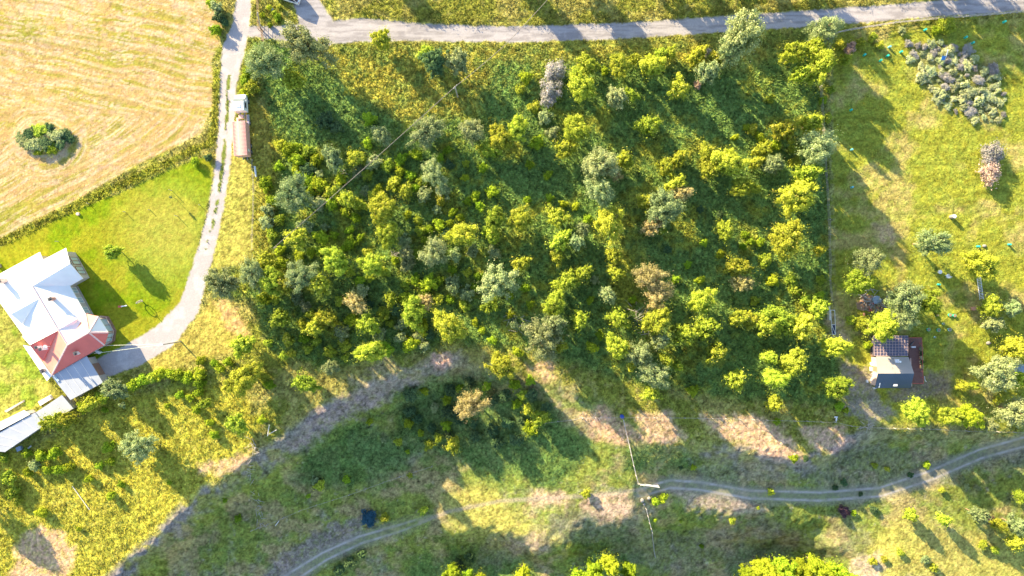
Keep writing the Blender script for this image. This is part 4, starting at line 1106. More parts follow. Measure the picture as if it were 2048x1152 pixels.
# ---------------- garage and sheds by the house
def flat_shed(name, label, pts, z, roofm, wallm, seams=0, zs=None, over=.3, group=None):
    t = thing(name, label, name.split('_')[-1], G(sum(p[0] for p in pts) / len(pts), sum(p[1] for p in pts) / len(pts)), group)
    zs = zs or [z] * len(pts)
    top = [q(x, y, zz) for (x, y), zz in zip(pts, zs)]
    ro = fix(MB().prism(top, .14).build('roof', roofm, t))
    w_ = inset(top, over); lo = min(zs) - .16
    fix(MB().prism_to([Vector((p.x, p.y, lo)) for p in w_], -1.5).build('wall', wallm, t))
    if seams:
        s_ = MB(); n = len(top)
        for k in range(1, seams + 1):
            a = top[0].lerp(top[1], k / (seams + 1)); b_ = top[3].lerp(top[2], k / (seams + 1))
            s_.tube(a + Vector((0, 0, .02)), b_ + Vector((0, 0, .02)), .045, n=5)
        s_.build('roof_seam', M['whitewood'], ro)
    return t, ro, top
ga, garoof, gtop = flat_shed('garage', 'flat pale roofed garage joined to the red end of the house', [(103, 752), (173, 712), (206, 765), (141, 800)], 2.7, M['greyroof'], M['wall'], seams=4, zs=[2.9, 2.9, 2.6, 2.6])
p = q(113, 757, 2.96); MB().box((p.x, p.y, 2.96), (1.3, .5, .08), -.9).build('skylight', M['blueglass'], garoof)
d0 = gtop[1].lerp(gtop[2], .5); MB().box((gtop[1].lerp(gtop[2], .5) + Vector((-.24, -.14, -1.65))), (2.6, .1, 2.1), math.atan2((gtop[2] - gtop[1]).y, (gtop[2] - gtop[1]).x)).build('door', M['brownframe'], ga)
flat_shed('small_shed', 'small pale lean-to shed between the garage and the long shed', [(70, 826), (124, 790), (147, 817), (92, 848)], 2.3, M['greyroof'], M['drywood'], seams=2, zs=[2.3, 2.4, 2.3, 2.2])
flat_shed('long_shed', 'long pale roofed shed at the frame edge beside a round leafy tree', [(-60, 898), (70, 825), (89, 850), (10, 904)], 2.4, M['greyroof'], M['drywood'], seams=4, zs=[2.5, 2.5, 2.3, 2.3])
flat_shed('white_shed', 'bright white roofed shed behind the long pale shed', [(-60, 873), (48, 820), (60, 829), (-60, 893)], 2.7, M['whiteroof'], M['whitewood'], seams=1, zs=[2.8, 2.8, 2.65, 2.65])

# ---------------- vehicles
def car(name, label, px, py, rz, L=4.6, Wd=1.85, Hh=1.75, body=M['white']):
    g = G(px, py); t = thing(name, label, 'car', g, None)
    R = Matrix.Rotation(rz, 4, 'Z'); T = Matrix.Translation(g) @ R
    def tf(mb): mb.v = [tuple(T @ Vector(v)) for v in mb.v]; return mb
    prof = [(-L / 2, .35), (-L / 2, .95), (-L / 2 + .12, 1.05), (-L / 2 + .25, 1.08), (L * .22, 1.05), (L / 2 - .1, .88), (L / 2, .7), (L / 2, .35)]
    b = MB(); n = len(prof)
    for y, k in ((-Wd / 2, 1), (Wd / 2, 1)):
        for x, z in prof: b.v.append((x, y * (.96 if z > .9 else 1), z))
    b.f.append(tuple(range(n))); b.f.append(tuple(reversed(range(n, 2 * n))))
    for i in range(n):
        j = (i + 1) % n; b.f.append((j, i, n + i, n + j))
    bo = fix(tf(b).build('body', body, t, bevel=.06))
    # glass house then roof panel and pillars
    gb = MB(); z0, z1 = 1.04, Hh - .07
    lo = [(-L / 2 + .2, -Wd / 2 + .1), (L * .2, -Wd / 2 + .1), (L * .2, Wd / 2 - .1), (-L / 2 + .2, Wd / 2 - .1)]
    hi = [(-L / 2 + .62, -Wd / 2 + .24), (L * .02, -Wd / 2 + .24), (L * .02, Wd / 2 - .24), (-L / 2 + .62, Wd / 2 - .24)]
    gb.v = [(x, y, z0) for x, y in lo] + [(x, y, z1) for x, y in hi]
    gb.f = [(0, 3, 2, 1), (4, 5, 6, 7), (0, 1, 5, 4), (1, 2, 6, 5), (2, 3, 7, 6), (3, 0, 4, 7)]
    tf(gb).build('windows', M['darkglass'], t)
    rb = MB().box(((hi[0][0] + hi[1][0]) / 2, 0, Hh - .03), (hi[1][0] - hi[0][0] + .1, Wd - .46, .08)); tf(rb).build('roof', body, t, bevel=.02)
    pb = MB()
    for i in range(4): pb.tube((lo[i][0], lo[i][1], z0), (hi[i][0], hi[i][1], z1 + .03), .055, n=6)
    for y in (-1, 1): pb.tube((-.35, y * (Wd / 2 - .1), z0), (-.35, y * (Wd / 2 - .24), z1 + .03), .05, n=6)
    tf(pb).build('pillars', body, t)
    for x in (-L * .3, L * .31):
        for y in (-1, 1):
            wb = MB().tube((x, y * (Wd / 2 - .2), .34), (x, y * (Wd / 2 + .01), .34), .34, n=18)
            wo_ = tf(wb).build('wheel', M['rubber'], t)
            tf(MB().tube((x, y * (Wd / 2 - .1), .34), (x, y * (Wd / 2 + .03), .34), .2, n=12)).build('rim', M['steel'], wo_)
    for y in (-.65, .65):
        tf(MB().box((L / 2 - .02, y, .72), (.1, .35, .16))).build('headlight', M['glass'], t)
        tf(MB().box((-L / 2 + .0, y * 1.1, .85), (.08, .2, .3))).build('tail_light', M['redpaint'], t)
        tf(MB().box((L * .16, y * 1.62, 1.1), (.16, .2, .14))).build('mirror', body, t)
    return t
car('parked_car', 'white car with dark windows parked at the top end of the gravel junction', 577, -6, math.radians(161), L=5.4, Wd=2.1, Hh=2.0)

tg = G(491, 258)
truck = thing('truck', 'white cab truck carrying a faded red ribbed box beside the driveway', 'truck', tg)
TR = Matrix.Translation(tg) @ Matrix.Rotation(math.radians(3.5), 4, 'Z') @ Matrix.Rotation(math.radians(180), 4, 'Z') @ Matrix.Rotation(math.radians(180), 4, 'Z')
def tt(mb): mb.v = [tuple(TR @ Vector(v)) for v in mb.v]; return mb
# local: +Y is forward (north), x across; cab at y 3.0..6.3, box y -5.9..0.8
cab = MB()
sec = [(2.95, .9, 3.0), (4.6, .9, 3.0), (4.75, .9, 2.9), (5.6, .9, 2.05), (6.35, .9, 1.8), (6.45, .9, 1.2)]
Wc = 1.15
for y, z0, z1 in sec: cab.v += [(-Wc, y, z0), (Wc, y, z0), (Wc * (.9 if z1 > 2.5 else .97), y, z1), (-Wc * (.9 if z1 > 2.5 else .97), y, z1)]
for i in range(len(sec) - 1):
    for j in range(4):
        k = (j + 1) % 4; cab.f.append((4 * i + j, 4 * i + k, 4 * i + 4 + k, 4 * i + 4 + j))
cab.f.append((3, 2, 1, 0)); e_ = 4 * (len(sec) - 1); cab.f.append((e_, e_ + 1, e_ + 2, e_ + 3))
cb = fix(tt(cab).build('cab', M['white'], truck, bevel=.07))
wsd = MB(); wsd.v = [(-1.0, 4.80, 2.90), (1.0, 4.80, 2.90), (1.05, 5.52, 2.18), (-1.05, 5.52, 2.18)]; wsd.f = [(0, 1, 2, 3)]
wsd.v = [(x, y + .02, z + .03) for x, y, z in wsd.v]; tt(wsd).build('windscreen', M['glass'], cb)
for x in (-1, 1): tt(MB().box((x * 1.11, 4.1, 2.15), (.06, 1.1, .7))).build('side_window', M['darkglass'], cb)
tt(MB().box((0, 3.9, 3.06), (.8, .7, .1))).build('roof_hatch', M['whitemetal'], cb)
for x in (-1.35, 1.35): tt(MB().box((x, 5.0, 2.2), (.2, .12, .5)).tube((x * .8, 4.95, 2.35), (x, 5.0, 2.35), .03)).build('mirror', M['white'], cb)
ch = MB().box((-.42, -.6, .95), (.16, 11.5, .24)).box((.42, -.6, .95), (.16, 11.5, .24))
for y in (2.4, 1.4, -1, -3, -5.5): ch.box((0, y, .95), (.9, .14, .18))
tt(ch).build('chassis', M['steel'], truck)
tt(MB().tube((1.0, 1.2, .95), (1.0, 2.5, .95), .34, n=14)).build('fuel_tank', M['steel'], truck)
tt(MB().tube((-.95, 1.3, 1.0), (-.95, 2.0, 1.0), .3, n=12).box((-.2, 2.1, 1.3), (.9, .7, .5)).tube((-.6, 2.7, .9), (-.6, 2.7, 2.9), .09)).build('engine_gear', M['buffpaint'], truck)
for y in (5.3, 1.0, -3.6, -4.8):
    for x in (-1, 1):
        wo_ = tt(MB().tube((x * .78, y, .5), (x * 1.18, y, .5), .5, n=18)).build('wheel', M['rubber'], truck)
        tt(MB().tube((x * 1.1, y, .5), (x * 1.21, y, .5), .27, n=12)).build('rim', M['steel'], wo_)
for x in (-1, 1): tt(MB().box((x * .98, 1.0, 1.08), (.5, 1.2, .07))).build('mudguard', M['white'], truck)
bx = fix(tt(MB().box((-.05, -2.6, 2.15), (2.5, 6.6, 2.1))).build('cargo_box', M['pinkwall'], truck, bevel=.03))
ribs = MB()
for i in range(22):
    y = -5.8 + i * .305
    ribs.box((1.21, y, 2.15), (.05, .12, 1.95))
tt(ribs).build('side_ribbing', M['pinkwall'], bx)
rfb = MB()
rfb.v = [(-1.36, -5.95, 3.24), (-.05, -5.95, 3.36), (1.26, -5.95, 3.24), (-1.36, .75, 3.24), (-.05, .75, 3.36), (1.26, .75, 3.24)]
rfb.f = [(0, 1, 4, 3), (1, 2, 5, 4)]
for i in range(26):
    y = -5.85 + i * .26
    rfb.box((-.7, y, 3.315), (1.28, .07, .05)); rfb.box((.6, y, 3.315), (1.28, .07, .05))
tt(rfb).build('box_roof', M['pinkbox'], bx)
tt(MB().box((1.24, -4.8, 2.3), (.03, .5, .9))).build('side_placard', M['whitewood'], bx)

# ---------------- poles and cables
def pole(name, label, base, top, hgt, m=M['drywood'], arm=False, cat='pole', r_=.15):
    g = G(*base); a = W3(top[0], top[1], g.z + hgt)
    t = thing(name, label, cat, g)
    MB().tube(g - Vector((0, 0, .2)), a, r_, r_ * .7, n=10).build('post', m, t)
    if arm:
        MB().box(a - Vector((0, 0, .15)), (1.0, .1, .1), .8).build('crossarm', M['drywood'], t)
        for s_ in (-.4, 0, .4): MB().tube(a + Vector((s_ * .7, s_ * .72, -.1)), a + Vector((s_ * .7, s_ * .72, .12)), .05, n=8).build('insulator', M['white'], t)
    return t, g, a
_, g_, topA = pole('utility_pole', 'pale wooden pole carrying the overhead cable between dark conifers', (915.5, 194), (910, 173.5), 6.9, arm=True)
_, g_, topL = pole('lamp_pole', 'grey leaning lamp pole standing in dry grass below the driveway', (362, 683), (326, 689), 6.9, M['steel'])
MB().box(topL + Vector((-.3, 0, 0)), (.6, .22, .12), 0).build('lamp_head', M['alu'], _)
_, g_, topB = pole('utility_pole', 'thin wooden pole in the tree edge where the overhead cable ends', (556, 493), (547, 496), 6.0, arm=False, r_=.1)
_, g_, topC = pole('utility_pole', 'tall pale wooden pole at the roadside beside the bright weed triangle', (522, 60), (515, 25), 7.5)
def cable(pts, sag, r_, label, m=M['cable'], n=14, name='cable'):
    b = MB(); P = []
    for a, c in zip(pts[:-1], pts[1:]):
        for i in range(n + 1):
            t = i / n; p = a.lerp(c, t); p.z -= sag * 4 * t * (1 - t); P.append(p)
    b.path(P, r_, n=5); o = b.build(name, m); tag(o, label, 'cable'); return o
cable([topB, topA, W3(1010, 90, 7.0), W3(1130, -40, 7.3)], .5, .05, 'overhead cable running diagonally over the wood', M['twist'])
cable([topL, q(188, 707, 2.8)], .15, .035, 'lower pale cable from the lamp pole to the house', M['palecable'])
cable([topL + Vector((0, .1, 0)), q(214, 691, 3.0)], .15, .035, 'upper pale cable from the lamp pole to the house', M['palecable'])

# ---------------- fences and gates
def fence(name, label, pts, step=3.0, ph=1.1, rails=2, pm=M['drywood'], rm=None, pr=.07, rr=.03, group=None, gz=None, cat='fence', low=0):
    P = [G(*p) for p in pts]
    t = thing(name, label, cat, P[0], group); posts = []
    for a, c in zip(P[:-1], P[1:]):
        L = (c - a).length; k = max(1, round(L / step))
        for i in range(k + (c is P[-1])):
            f = a.lerp(c, i / k); f.z = hz(f.x, f.y); posts.append(f)
    rnd = random.Random(int(pts[0][0]))
    tops = []
    for f in posts:
        tp = f + Vector((rnd.uniform(-.08, .08), rnd.uniform(-.08, .08), ph * rnd.uniform(.9, 1.08)))
        MB().tube(f - Vector((0, 0, .3)), tp, pr, pr * .9, n=7).build('post', pm, t); tops.append((f, tp))
    for j in range(rails):
        k = (j + 1) / rails * .94
        b = MB()
        for (a0, a1), (c0, c1) in zip(tops[:-1], tops[1:]): b.tube(a0.lerp(a1, k), c0.lerp(c1, k), rr, n=5)
        b.build('rail' if rr > .03 else 'wire', rm or pm, t)
    return t
fence('rail_fence', 'white rail fence running down the hillside from the blue drum to the plank gate', [(1246, 838), (1251, 862), (1262, 910), (1271, 950), (1276, 966)], 1.9, 1.15, 3, M['drywood'], rr=.035, pr=.08)
fence('rail_fence', 'thin pale fence going down the slope south of the track gate', [(1291, 1016), (1298, 1045), (1306, 1090), (1309, 1112)], 1.8, 1.1, 2, M['drywood'], rr=.035, pr=.06)
fence('wire_fence', 'weathered wire fence between the scattered wood and the garden meadow', [(1638, 175), (1646, 290), (1652, 380), (1656, 470), (1657, 560), (1661, 600)], 3.2, 1.3, 3, rr=.02)
fence('wire_fence', 'low white post wire fence along the bottom edge of the wood', [(1090, 845), (1165, 835), (1243, 833), (1340, 834), (1450, 836), (1560, 840), (1668, 843), (1700, 851), (1760, 855), (1840, 856), (1960, 862), (2060, 864)], 3.0, 1.1, 2, M['drywood'], rr=.012, pr=.07)
fence('wire_fence', 'faint wire fence crossing the shaded hillside grass', [(505, 1060), (600, 1020), (700, 988), (800, 952), (865, 931)], 4.0, 1.0, 2, rr=.012)
fence('garden_fence', 'pale stake fence along the garden top beside the gravel road', [(1672, 67), (1720, 58), (1800, 46), (1900, 37), (1980, 31), (2060, 24)], 1.4, 1.2, 3, rr=.035, pr=.06)
fence('yard_fence', 'thin brown fence behind the roadside pole', [(517, -10), (519, 20), (520, 62)], 1.6, 1.4, 3, M['timber'], rr=.03)
fence('post_row', 'short row of bare posts standing north of the gravel road', [(1862, -6), (1885, -8), (1905, -10), (1925, -13), (1945, -15)], 2.0, 1.7, 1, M['drywood'], rr=.02)
fence('wire_fence', 'thin wire fence beside the mown strip and truck', [(506, 320), (510, 380), (508, 440), (506, 500)], 2.5, 1.1, 2, rr=.02)
# plank gate across the track
a, c = G(1279, 967), G(1315, 970)
t = thing('plank_gate', 'white plank gate across the start of the dirt track', 'gate', a)
dv = c - a; rz_ = math.atan2(dv.y, dv.x); ml = (a + c) / 2
gf = MB()
for z_ in (.25, 1.15): gf.box((ml.x, ml.y, ml.z + z_), (dv.length, .08, .1), rz_)
gf.build('gate_frame', M['whitewood'], t)
for i in range(15):
    p = a.lerp(c, (i + .5) / 15); MB().box((p.x, p.y, p.z + .72), (.13, .05, 1.15), rz_, rot=None).build('plank', M['whitewood'], t)
for p in (a, c): MB().tube(p - Vector((0, 0, .2)), p + Vector((0, 0, 1.4)), .1).build('gate_post', M['drywood'], t)
# entrance bar gate over the upper lane
a, c = G(526, 62), G(529, 86)
t = thing('metal_gate', 'brown bar gate with tall posts across the small side lane', 'gate', a)
b = MB()
for z_ in (.3, .7, 1.1, 1.45): b.tube(a + Vector((0, 0, z_)), c + Vector((0, 0, z_)), .045, n=6)
for k in (0, .5, 1): p = a.lerp(c, k); b.tube(p + Vector((0, 0, .25)), p + Vector((0, 0, 1.5)), .05, n=6)
b.build('gate_leaf', M['timber'], t)
for p in (a, c): MB().tube(p - Vector((0, 0, .2)), p + Vector((0, 0, 1.9)), .11).build('gate_post', M['timber'], t)
# narrow frame by the garden path
a = G(1655, 612)
t = thing('trellis_frame', 'narrow pale metal frame over a dark strip beside the garden path', 'frame', a)
A_, B_, C_, D_ = G(1657, 620, .9), G(1665, 620, .9), G(1667, 668, .9), G(1660, 668, .9)
b = MB()
for p_, q_ in ((A_, D_), (B_, C_), (A_, B_), (D_, C_), (A_.lerp(D_, .6), B_.lerp(C_, .6)), (A_.lerp(D_, .6), C_)): b.tube(p_, q_, .06, n=6)
for p_ in (A_, B_, C_, D_): b.tube(p_ - Vector((0, 0, 1)), p_, .05, n=6)
b.build('frame', M['alu'], t)
b = MB().prism([A_.lerp(D_, .6) - Vector((0, 0, .1)), B_.lerp(C_, .6) - Vector((0, 0, .1)), C_ - Vector((0, 0, .1)), D_ - Vector((0, 0, .1))], .04); fix(b.build('cover', M['darkglass'], t))
o = MB(); p1, p2 = G(1654, 610, .5), G(1656, 640, .5); o.box((p1 + p2) / 2, (.25, (p2 - p1).length, 1.0), .04)
tag(o.build('board_wall', M['whitewood'], bevel=.02), 'pale upright board panel beside the narrow metal frame', 'panel')

# ---------------- the cabin
cg = G(1790, 730); CZ = cg.z
cabin = thing('cabin', 'dark roofed cabin with a beige slope, lattice roofed annex and red deck', 'cabin', cg)
def qc(x, y, z): return W3(x, y, CZ + z)
e1, e2, k1, k2 = (1752.5, 712.5, 2.7), (1817, 714, 2.7), (1756, 747, 4.3), (1828, 747, 4.3)
s1_, s2_ = (1750, 776, 2.5), (1821, 776, 2.5)
wa = inset([qc(*e1), qc(*e2), qc(1824, 747, 2.6), qc(*s2_), qc(*s1_), qc(1753, 747, 2.6)], .35)
fix(MB().prism_to([Vector((p.x, p.y, CZ + 2.4)) for p in wa], CZ - .3).build('wall', M['buffpaint'], cabin))
b = MB(); ga_ = [qc(1757, 747, 4.2)]
nr = fix(MB().prism([qc(*e1), qc(*e2), qc(*k2), qc(*k1)], .12).build('roof', M['roofbeige'], cabin)); nr['label'] = 'beige roof slope'
M['darkblue'] = mat('dark_blue_sheet', (.035, .065, .12), .5, var=.08, scale=.6, wave=('X', 3, .3))  # darker and bluer than the beige slope
sr = fix(MB().prism([qc(*k1), qc(*k2), qc(*s2_), qc(*s1_)], .12).build('roof', M['darkblue'], cabin)); sr['label'] = 'dark blue roof slope'
for x0 in (1755.5, 1825):                      # gable triangles
    xs = 1 if x0 < 1800 else -1
    A1 = qc(x0 + xs * 3, 716, 2.5); A2 = qc(x0 + xs * 3, 747, 4.1); A3 = qc(x0 + xs * 1, 773, 2.4)
    b = MB(); off = Vector((xs * .12, 0, 0)); b.v = [tuple(p) for p in (A1, A2, A3, A1 + off, A2 + off, A3 + off)]; b.f = [(0, 1, 2), (5, 4, 3), (0, 3, 4, 1), (1, 4, 5, 2), (2, 5, 3, 0)]
    fix(b.build('gable_wall', M['buffpaint'], cabin))
p = qc(1794, 722, 3.2); MB().tube(p - Vector((0, 0, .6)), p + Vector((0, 0, 1.1)), .11, n=12).tube(p + Vector((0, 0, 1.15)), p + Vector((0, 0, 1.3)), .22, .05, n=12).box(p + Vector((0, 0, -.1)), (.8, .7, .35)).build('chimney', M['white'], nr)
p = qc(1790, 770, 2.95); MB().box(p, (.7, .4, .4)).build('roof_vent', M['white'], sr)
MB().tube(qc(1758, 775, 2.75), qc(1760, 766, 3.2), .09).build('roof_pipe', M['white'], sr)
an = fix(MB().prism_to([qc(1749, 674, 2.0), qc(1815, 674, 2.0), qc(1815, 712, 2.0), qc(1752, 712, 2.0)], CZ - .3).build('annex_wall', M['panel'], cabin))
rp = fix(MB().prism([qc(1747, 671, 2.35), qc(1816.5, 671, 2.35), qc(1816.5, 712, 2.6), qc(1749, 712, 2.6)], .08).build('annex_roof', M['panel'], cabin)); rp['label'] = 'smoked lattice roof of the annex'
b = MB()
for i in range(12):
    x_ = 1747.5 + i * 6.2; b.tube(qc(x_, 671, 2.39), qc(x_ + (1 if i < 6 else 0), 712, 2.64), .03, n=4)
for j in range(8):
    y_ = 671.5 + j * 5.7; z_ = 2.39 + j * .036; b.tube(qc(1747.3, y_, z_), qc(1816.3, y_, z_), .03, n=4)
b.build('lattice', M['lattice'], rp)
dk = fix(MB().prism_to([qc(1816, 675, .5), qc(1844, 675, .5), qc(1847, 768, .5), qc(1822, 767, .5)], CZ - .4).build('deck', M['deckred'], cabin))
b = MB(); ring = [qc(1817, 675.5, 1.4), qc(1843.5, 675.5, 1.4), qc(1846.5, 767, 1.4), qc(1826, 767, 1.4)]
for u_, v_ in zip(ring[:-1], ring[1:]):
    b.tube(u_, v_, .05, n=5); k = max(1, int((v_ - u_).length / 1.1))
    for j in range(k + 1):
        p = u_.lerp(v_, j / k); b.tube(Vector((p.x, p.y, CZ + .48)), p, .04, n=5)
b.build('railing', M['redpaint'], dk)
for i in range(3):
    p = Vector((wa[1].x + .02, wa[1].y - 1 - i * 1.7, CZ + 1.5)); f = MB().box(p, (.1, 1.1, 1.1)).build('window', M['whitewood'], cabin); MB().box(p + Vector((.03, 0, 0)), (.08, .9, .9)).build('pane', M['glass'], f)
p = Vector((wa[5].x - .02, wa[5].y + .8, CZ + 1.2)); f = MB().box(p, (.1, .95, 2.0)).build('door', M['timber'], cabin); MB().tube(p + Vector((-.1, .3, 0)), p + Vector((-.1, .3, .15)), .03).build('handle', M['steel'], f)
# deck furniture
def qd(x, y, dz): return qc(x, y, .5 + dz)
t = thing('bench', 'small white bench standing on the red deck', 'bench', qd(1827, 694, 0))
p = qd(1827, 694, .45); MB().box(p, (.85, .32, .06)).build('seat', M['whitewood'], t)
for s_ in (-.35, .35): MB().box(p + Vector((s_, 0, -.23)), (.06, .28, .42)).build('leg', M['whitewood'], t)
t = thing('garden_parasol', 'folded dark parasol leaning at the corner of the deck', 'parasol', qd(1820, 690, 0))
MB().tube(qd(1819, 690, .02), qd(1829, 681, 1.5), .04).build('pole', M['steel'], t); MB().tube(qd(1821, 689, .4), qd(1829, 681, 1.5), .22, .04, n=10).build('canopy', M['darksteel'], t)
rnd = random.Random(3)
wdesc = ['grey planter with trailing herbs on the deck edge nearest the annex', 'brown planter second along the deck edge from the annex', 'terracotta planter midway along the deck edge', 'wide planter fourth along the deck edge from the annex', 'terracotta planter on the deck edge nearest the dark roof']
for i in range(5):
    g0 = qd(1839.5 + i * .35, 697 + i * 9, 0); t = thing('planter', wdesc[i], 'planter', g0, 'planters along the deck edge')
    MB().box(g0 + Vector((0, 0, .2)), (.45, .6, .4), 0, 1.1).build('pot', [M['stone'], M['timber'], M['terracotta'], M['drywood'], M['terracotta']][i], t)
    f = bpy.data.objects.new('foliage', PROTO['sd'][0][i % 3][0] if i % 2 else PROTO['l'][0][i % 4][0]); COL.objects.link(f); f.parent = t; f.location = (0, 0, .55); f.scale = (.38, .42, .35)

# ---------------- garden things on the right
def tub(px, py, r_, h_, m, label, name='plant_tube', cat='plant guard', grp=None, stake=False, dz=0):
    g0 = G(px, py); t = thing(name, label, cat, g0, grp)
    b = MB(); n = 10
    for z_, k in ((0, 1), (h_, .9)):
        for i in range(n): a_ = 6.2832 * i / n; b.v.append((g0.x + r_ * k * math.cos(a_), g0.y + r_ * k * math.sin(a_), g0.z + z_))
    for i in range(n): j = (i + 1) % n; b.f.append((i, j, n + j, n + i))
    b.f.append(tuple(range(n, 2 * n)))
    b.build('sleeve', m, t)
    MB().tube((g0.x + r_, g0.y, g0.z - .1), (g0.x + r_, g0.y, g0.z + h_ + .25), .03, n=5).build('stake', M['timber'], t)
    return t
tubes = [(1727, 111, 'teal plant guard farthest from the lilac bed in the upper garden meadow'), (1759, 122, 'teal plant guard lowest of the upper meadow group'), (1773, 113, 'teal plant guard in the middle of the upper meadow group'),
         (1777, 95, 'pale teal plant guard highest of the upper meadow group'), (1800, 105, 'teal plant guard of the upper meadow group nearest the lilac bed'), (1848, 61, 'small teal plant guard in weeds by the garden fence'),
         (1929, 76, 'large teal plant guard above the lilac bed'), (1943, 87, 'teal plant guard above the lilac bed, lower one of the two'), (2006, 45, 'lone teal plant guard in the shaded garden corner'),
         (1700, 221, 'teal plant guard inside the large tree shadow of the upper garden'), (1701, 300, 'pale teal plant guard at the end of the big tree shadow'), (1702, 375, 'bright cyan plant guard inside the long central tree shadow'),
         (1954, 493, 'green plant guard in the meadow above the ladder tree'), (2016, 489, 'mint plant guard with an orange tie at the meadow edge'), (1875, 569, 'dark green plant guard below the white chair')]
for x_, y_, lb in tubes: tub(x_, y_, .22, .75, M['cyan'] if 'pale' in lb or 'cyan' in lb else M['teal'], lb, grp='plant guards on the garden meadow')
pots = [(1872, 631, 'cyan tub nearest the leafy tree above the lawn'), (1898, 630, 'dark teal tub paired on the lawn, closer to the leafy tree'), (1907, 631, 'dark teal tub paired on the lawn, farther from the leafy tree'), (1885, 647, 'small cyan tub in the sun streak'),
        (1875, 660, 'teal tub beside the sun streak above the cabin lawn'), (1897, 659, 'pale cyan tub lit by the sun streak'), (1855, 659, 'dull teal tub nearest the cabin roof'), (1868, 674, 'tiny cyan tub lowest on the cabin lawn')]
for x_, y_, lb in pots:
    g0 = G(x_, y_); t = thing('garden_tub', lb, 'tub', g0, 'tubs on the cabin lawn')
    rr0 = .2 if 'tiny' in lb or 'small' in lb else .34
    MB().tube(g0 - Vector((0, 0, .05)), g0 + Vector((0, 0, .4)), rr0 * .8, rr0, n=14).build('bowl', M['cyan'] if 'cyan' in lb else M['teal'], t)
    MB().tube(g0 + Vector((0, 0, .36)), g0 + Vector((0, 0, .41)), rr0 * .85, rr0 * .85, n=14).build('soil', M['timber'], t)
g0 = G(1901, 434); t = thing('barrel', 'grey water barrel alone on the garden meadow', 'barrel', g0)
MB().tube(g0, g0 + Vector((0, 0, .6)), .38, .45, n=16).tube(g0 + Vector((0, 0, .6)), g0 + Vector((0, 0, 1.25)), .45, .38, n=16).build('body', M['stone'], t)
MB().tube(g0 + Vector((0, 0, 1.26)), g0 + Vector((0, 0, 1.32)), .40, .36, n=16).build('lid', M['alu'], t)
g0 = G(1958, 578); t = thing('ladder', 'white aluminium ladder lying on grass below the branching tree', 'ladder', g0)
A_, B_ = G(1954.5, 553, .35), G(1962, 599, .18); d_ = (B_ - A_).normalized(); sd_ = Vector((d_.y, -d_.x, 0)).normalized() * .36
for s_ in (-1, 1): MB().tube(A_ + sd_ * s_, B_ + sd_ * s_, .07, n=6).build('rail', M['alu'], t)
for i in range(14): p = A_.lerp(B_, (i + .6) / 14.5); MB().tube(p - sd_, p + sd_, .055, n=6).build('rung', M['alu'], t)
def chair(px, py, rz, label, m):
    g0 = G(px, py); t = thing('garden_chair', label, 'chair', g0); R = Matrix.Rotation(rz, 3, 'Z')
    def at(x, y, z): return g0 + R @ Vector((x, y, z))
    MB().box(at(0, 0, .45), (.6, .6, .06), rz).build('seat', m, t); MB().box(at(0, -.34, .85), (.6, .08, .85), rz).build('backrest', m, t)
    for x in (-.25, .25):
        for y in (-.25, .25): MB().tube(at(x, y, 0), at(x, y, .44), .04, n=6).build('leg', m, t)
        MB().box(at(x * 1.25, 0, .68), (.07, .6, .05), rz).build('armrest', m, t)
chair(1892, 552, .5, 'white plastic garden chair in the shade below the grey-green pine', M['white'])
g0 = G(1878, 544); MBo = MB().tube(g0, g0 + Vector((0, 0, .35)), .3, .36, n=16).tube(g0 + Vector((0, 0, .35)), g0 + Vector((0, 0, .39)), .4, .4, n=16).build('bucket', M['white']); tag(MBo, 'round white bucket with lid beside the white garden chair', 'bucket')
g0 = G(1946, 617); tag(MB().box(g0 + Vector((0, 0, .25)), (.9, .6, .5), .1).box(g0 + Vector((0, 0, .53)), (.98, .68, .07), .1).build('crate', M['terracotta'], bevel=.02), 'pinkish box on the grass at the foot of the ladder', 'crate')
g0 = G(1976, 686); tag(MB().blob(g0 + Vector((0, 0, .1)), (.5, .35), .5, seed=3).build('stone', M['stone'], smooth=True), 'pale flat stone on the sunlit lawn above the trees', 'stone')
g0 = G(1968, 492); tag(MB().blob(g0 + Vector((0, 0, .1)), (.45, .3), .5, seed=4).build('stone', M['stone'], smooth=True), 'small pale stone beside the green plant guard', 'stone')
# post and sign in the lilac bed
g0 = G(1890, 121); t = thing('post_with_panel', 'white post with a blue panel standing in the lilac bed', 'post', g0)
MB().tube(g0, W3(1895.5, 100, g0.z + 1.9), .1, n=8).build('post', M['white'], t); MB().box(W3(1887, 116, g0.z + 1.0), (.75, .8, .08), .2, rot=Matrix.Rotation(.5, 3, 'X')).build('panel', M['bluepaint'], t)
# hoop by the cabin deck
g0 = G(1849, 762); tag(MB().path([G(1847, 752, .3), G(1848, 758, .25), G(1849, 761, .2), G(1852, 763, .1)], .06).build('hose', M['white']), 'short white hose curling off the deck corner', 'hose')
